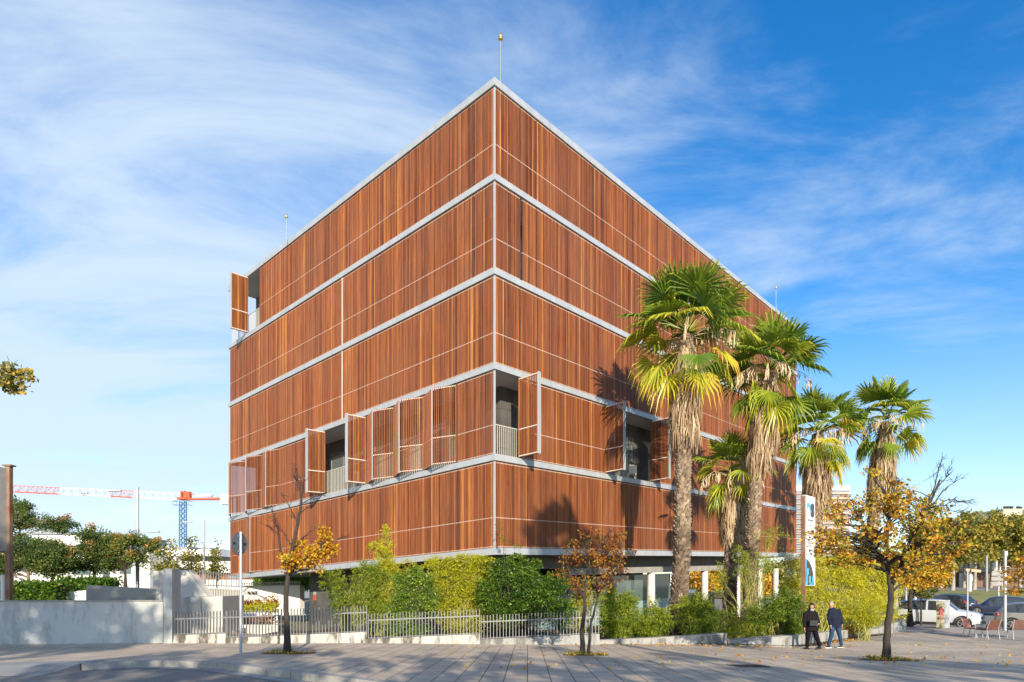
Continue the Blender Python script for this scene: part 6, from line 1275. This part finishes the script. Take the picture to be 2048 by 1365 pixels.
jj = [(*J(-.035, .09, 1.385), .032), (*J(.03, .13, 1.35), .038), (*J(.09, .08, 1.385), .032), (*J(.035, -.03, 1.39), .032)]; skin('scarf', jj, [(0, 1), (1, 2), (2, 3)], M['scarf'], t, 1)
c = J(-.01, .25, .93); bg_ = thing('shoulder_bag', 'dark leather bag held in front of the walking woman', 'bag', c); mb = MB(); box(mb, c, (.28, .09, .18), .05, taper=.9); mb.build('bag_body', M['leather'], bg_)
mb = MB(); box(mb, (c[0], c[1]-.055, c[2]+.045), (.275, .015, .10), .05); mb.build('flap', M['leather'], bg_); mb = MB(); tube(mb, [J(.12, .25, 1.01), J(.20, .19, 1.16), J(.15, .08, 1.34), J(.12, -.05, 1.34)], .010, 6); mb.build('strap', M['leather'], bg_)
N2 = dict(rings=[(.035, 0, .76, .19, .14), (.035, .01, .88, .195, .15), (.03, .01, 1.02, .19, .145), (.01, .01, 1.16, .20, .145), (-.01, 0, 1.28, .205, .13), (-.03, 0, 1.37, .16, .11), (-.06, .01, 1.43, .09, .08), (-.075, .02, 1.46, .066, .066)], head=(-.135, .06, 1.56), neck=(-.09, .03, 1.43), chest=(.0, 0, 1.22), waist=(.03, 0, .98), pelvis=(.04, 0, .86), hem=(.03, .0, .80), rj=(.195, .20, .195), sl=.070, rt=(.105, .078, .062), foot=(-.95, .3),
    armL=((-.17, .06, 1.32), (-.21, .05, 1.05), (-.17, .10, .84), (-.17, .12, .77)), armR=((.17, .02, 1.33), (.25, -.02, 1.08), (.29, .02, .86), (.25, .06, .79)),
    legL=((-.06, .02, .82), (-.12, .06, .47), (-.20, .03, .09)), legR=((.12, 0, .82), (.20, 0, .47), (.28, -.04, .10)))
person('grey haired man in a navy jacket and blue jeans leaning toward the woman', 1668, 22.6, -42, N2, dict(skin=M['skin'], hair=M['hair_gr'], top=M['navy'], leg=M['jeans'], shoe=M['black'], sole=M['shoe_w']), 'm')
# ---------------------------------------------------------------- trees of the street behind the viewer, whose shade falls on the pavement
def WP(X, Y, Z): return (CX+X/Y*FPX, HY-(Z-CZ)/Y*FPX, Y)
def backtree(label, X, Y, H, r, n, zc, rz, per=46, lobes=None):
    b = (X, Y, gz(X, Y)); s = -FPX/Y
    lob = []
    for (dx, dz, rr) in (lobes or ((0, 0, 1), (.7, .2, .6), (-.7, .1, .6), (0, .6, .6))):
        p = WP(X+dx*r, Y, zc+dz*rz); lob.append((p[0], p[1], rr*r*s, rr*rz*s, Y))
    tree('roadside_tree', label, 'tree', b, [[np.array([X, Y, b[2]-.1]), np.array([X+.1, Y, zc-rz]), np.array([X, Y, zc+rz*.4])]], lob, 'plane', .26, n, per, .85, r_tr=.18, tipr=.5, group='street trees behind the viewpoint', twig=False)
backtree('street tree far to the left behind the viewpoint', -10.8, -9, 12, 4.4, 210, 11.2, 3.0, 60)
backtree('street tree left behind the viewpoint', -2.5, -10, 10, 3.4, 50, 7.9, 2.3)
backtree('street tree right behind the viewpoint', 5.5, -9, 10, 3.6, 56, 7.2, 2.1)
backtree('street tree far right behind the viewpoint', 14, -10, 10, 3.6, 52, 7.0, 2.0)
backtree('last street tree on the right behind the viewpoint', 22, -8, 10, 3.6, 50, 7.0, 2.0)
backtree('tall narrow tree behind the viewpoint whose shade reaches the slats', 9.2, -9.5, 19, 1.9, 60, 15.8, 2.2, 60)
# fallen leaves, on the paving and along the walls
mb = MB(); n = 420; px = rng.uniform(900, 2048, n); Yl = rng.uniform(12, 24, n)**1.0; X = (px-CX)/FPX*Yl
p = np.c_[X, Yl, gza(X, Yl)+.012]; leaves(mb, p, .075, .75, rng.uniform(.1, .8, n), fold=.2)
for (x0, y0, x1, y1, k) in ((3.3, 20.95, 7.4, 21.6, 110), (7.6, 21.7, 9.6, 22.0, 60), (11.3, 23.8, 13.8, 25.8, 220), (14.0, 27.0, 19.5, 31.2, 90), (-1, 20.8, 3, 20.85, 24)):
    u_ = rng.uniform(0, 1, k); X = x0+(x1-x0)*u_+rng.normal(0, .12, k); Yl = y0+(y1-y0)*u_-np.abs(rng.normal(0, .22, k)); leaves(mb, np.c_[X, Yl, gza(X, Yl)+.015], .08, .75, rng.uniform(.1, .7, k), fold=.2)
tag(mb.build('fallen_leaves', LM['orange']), 'dry orange leaves scattered over the paving and along the planter walls', 'fallen leaves', kind='stuff')
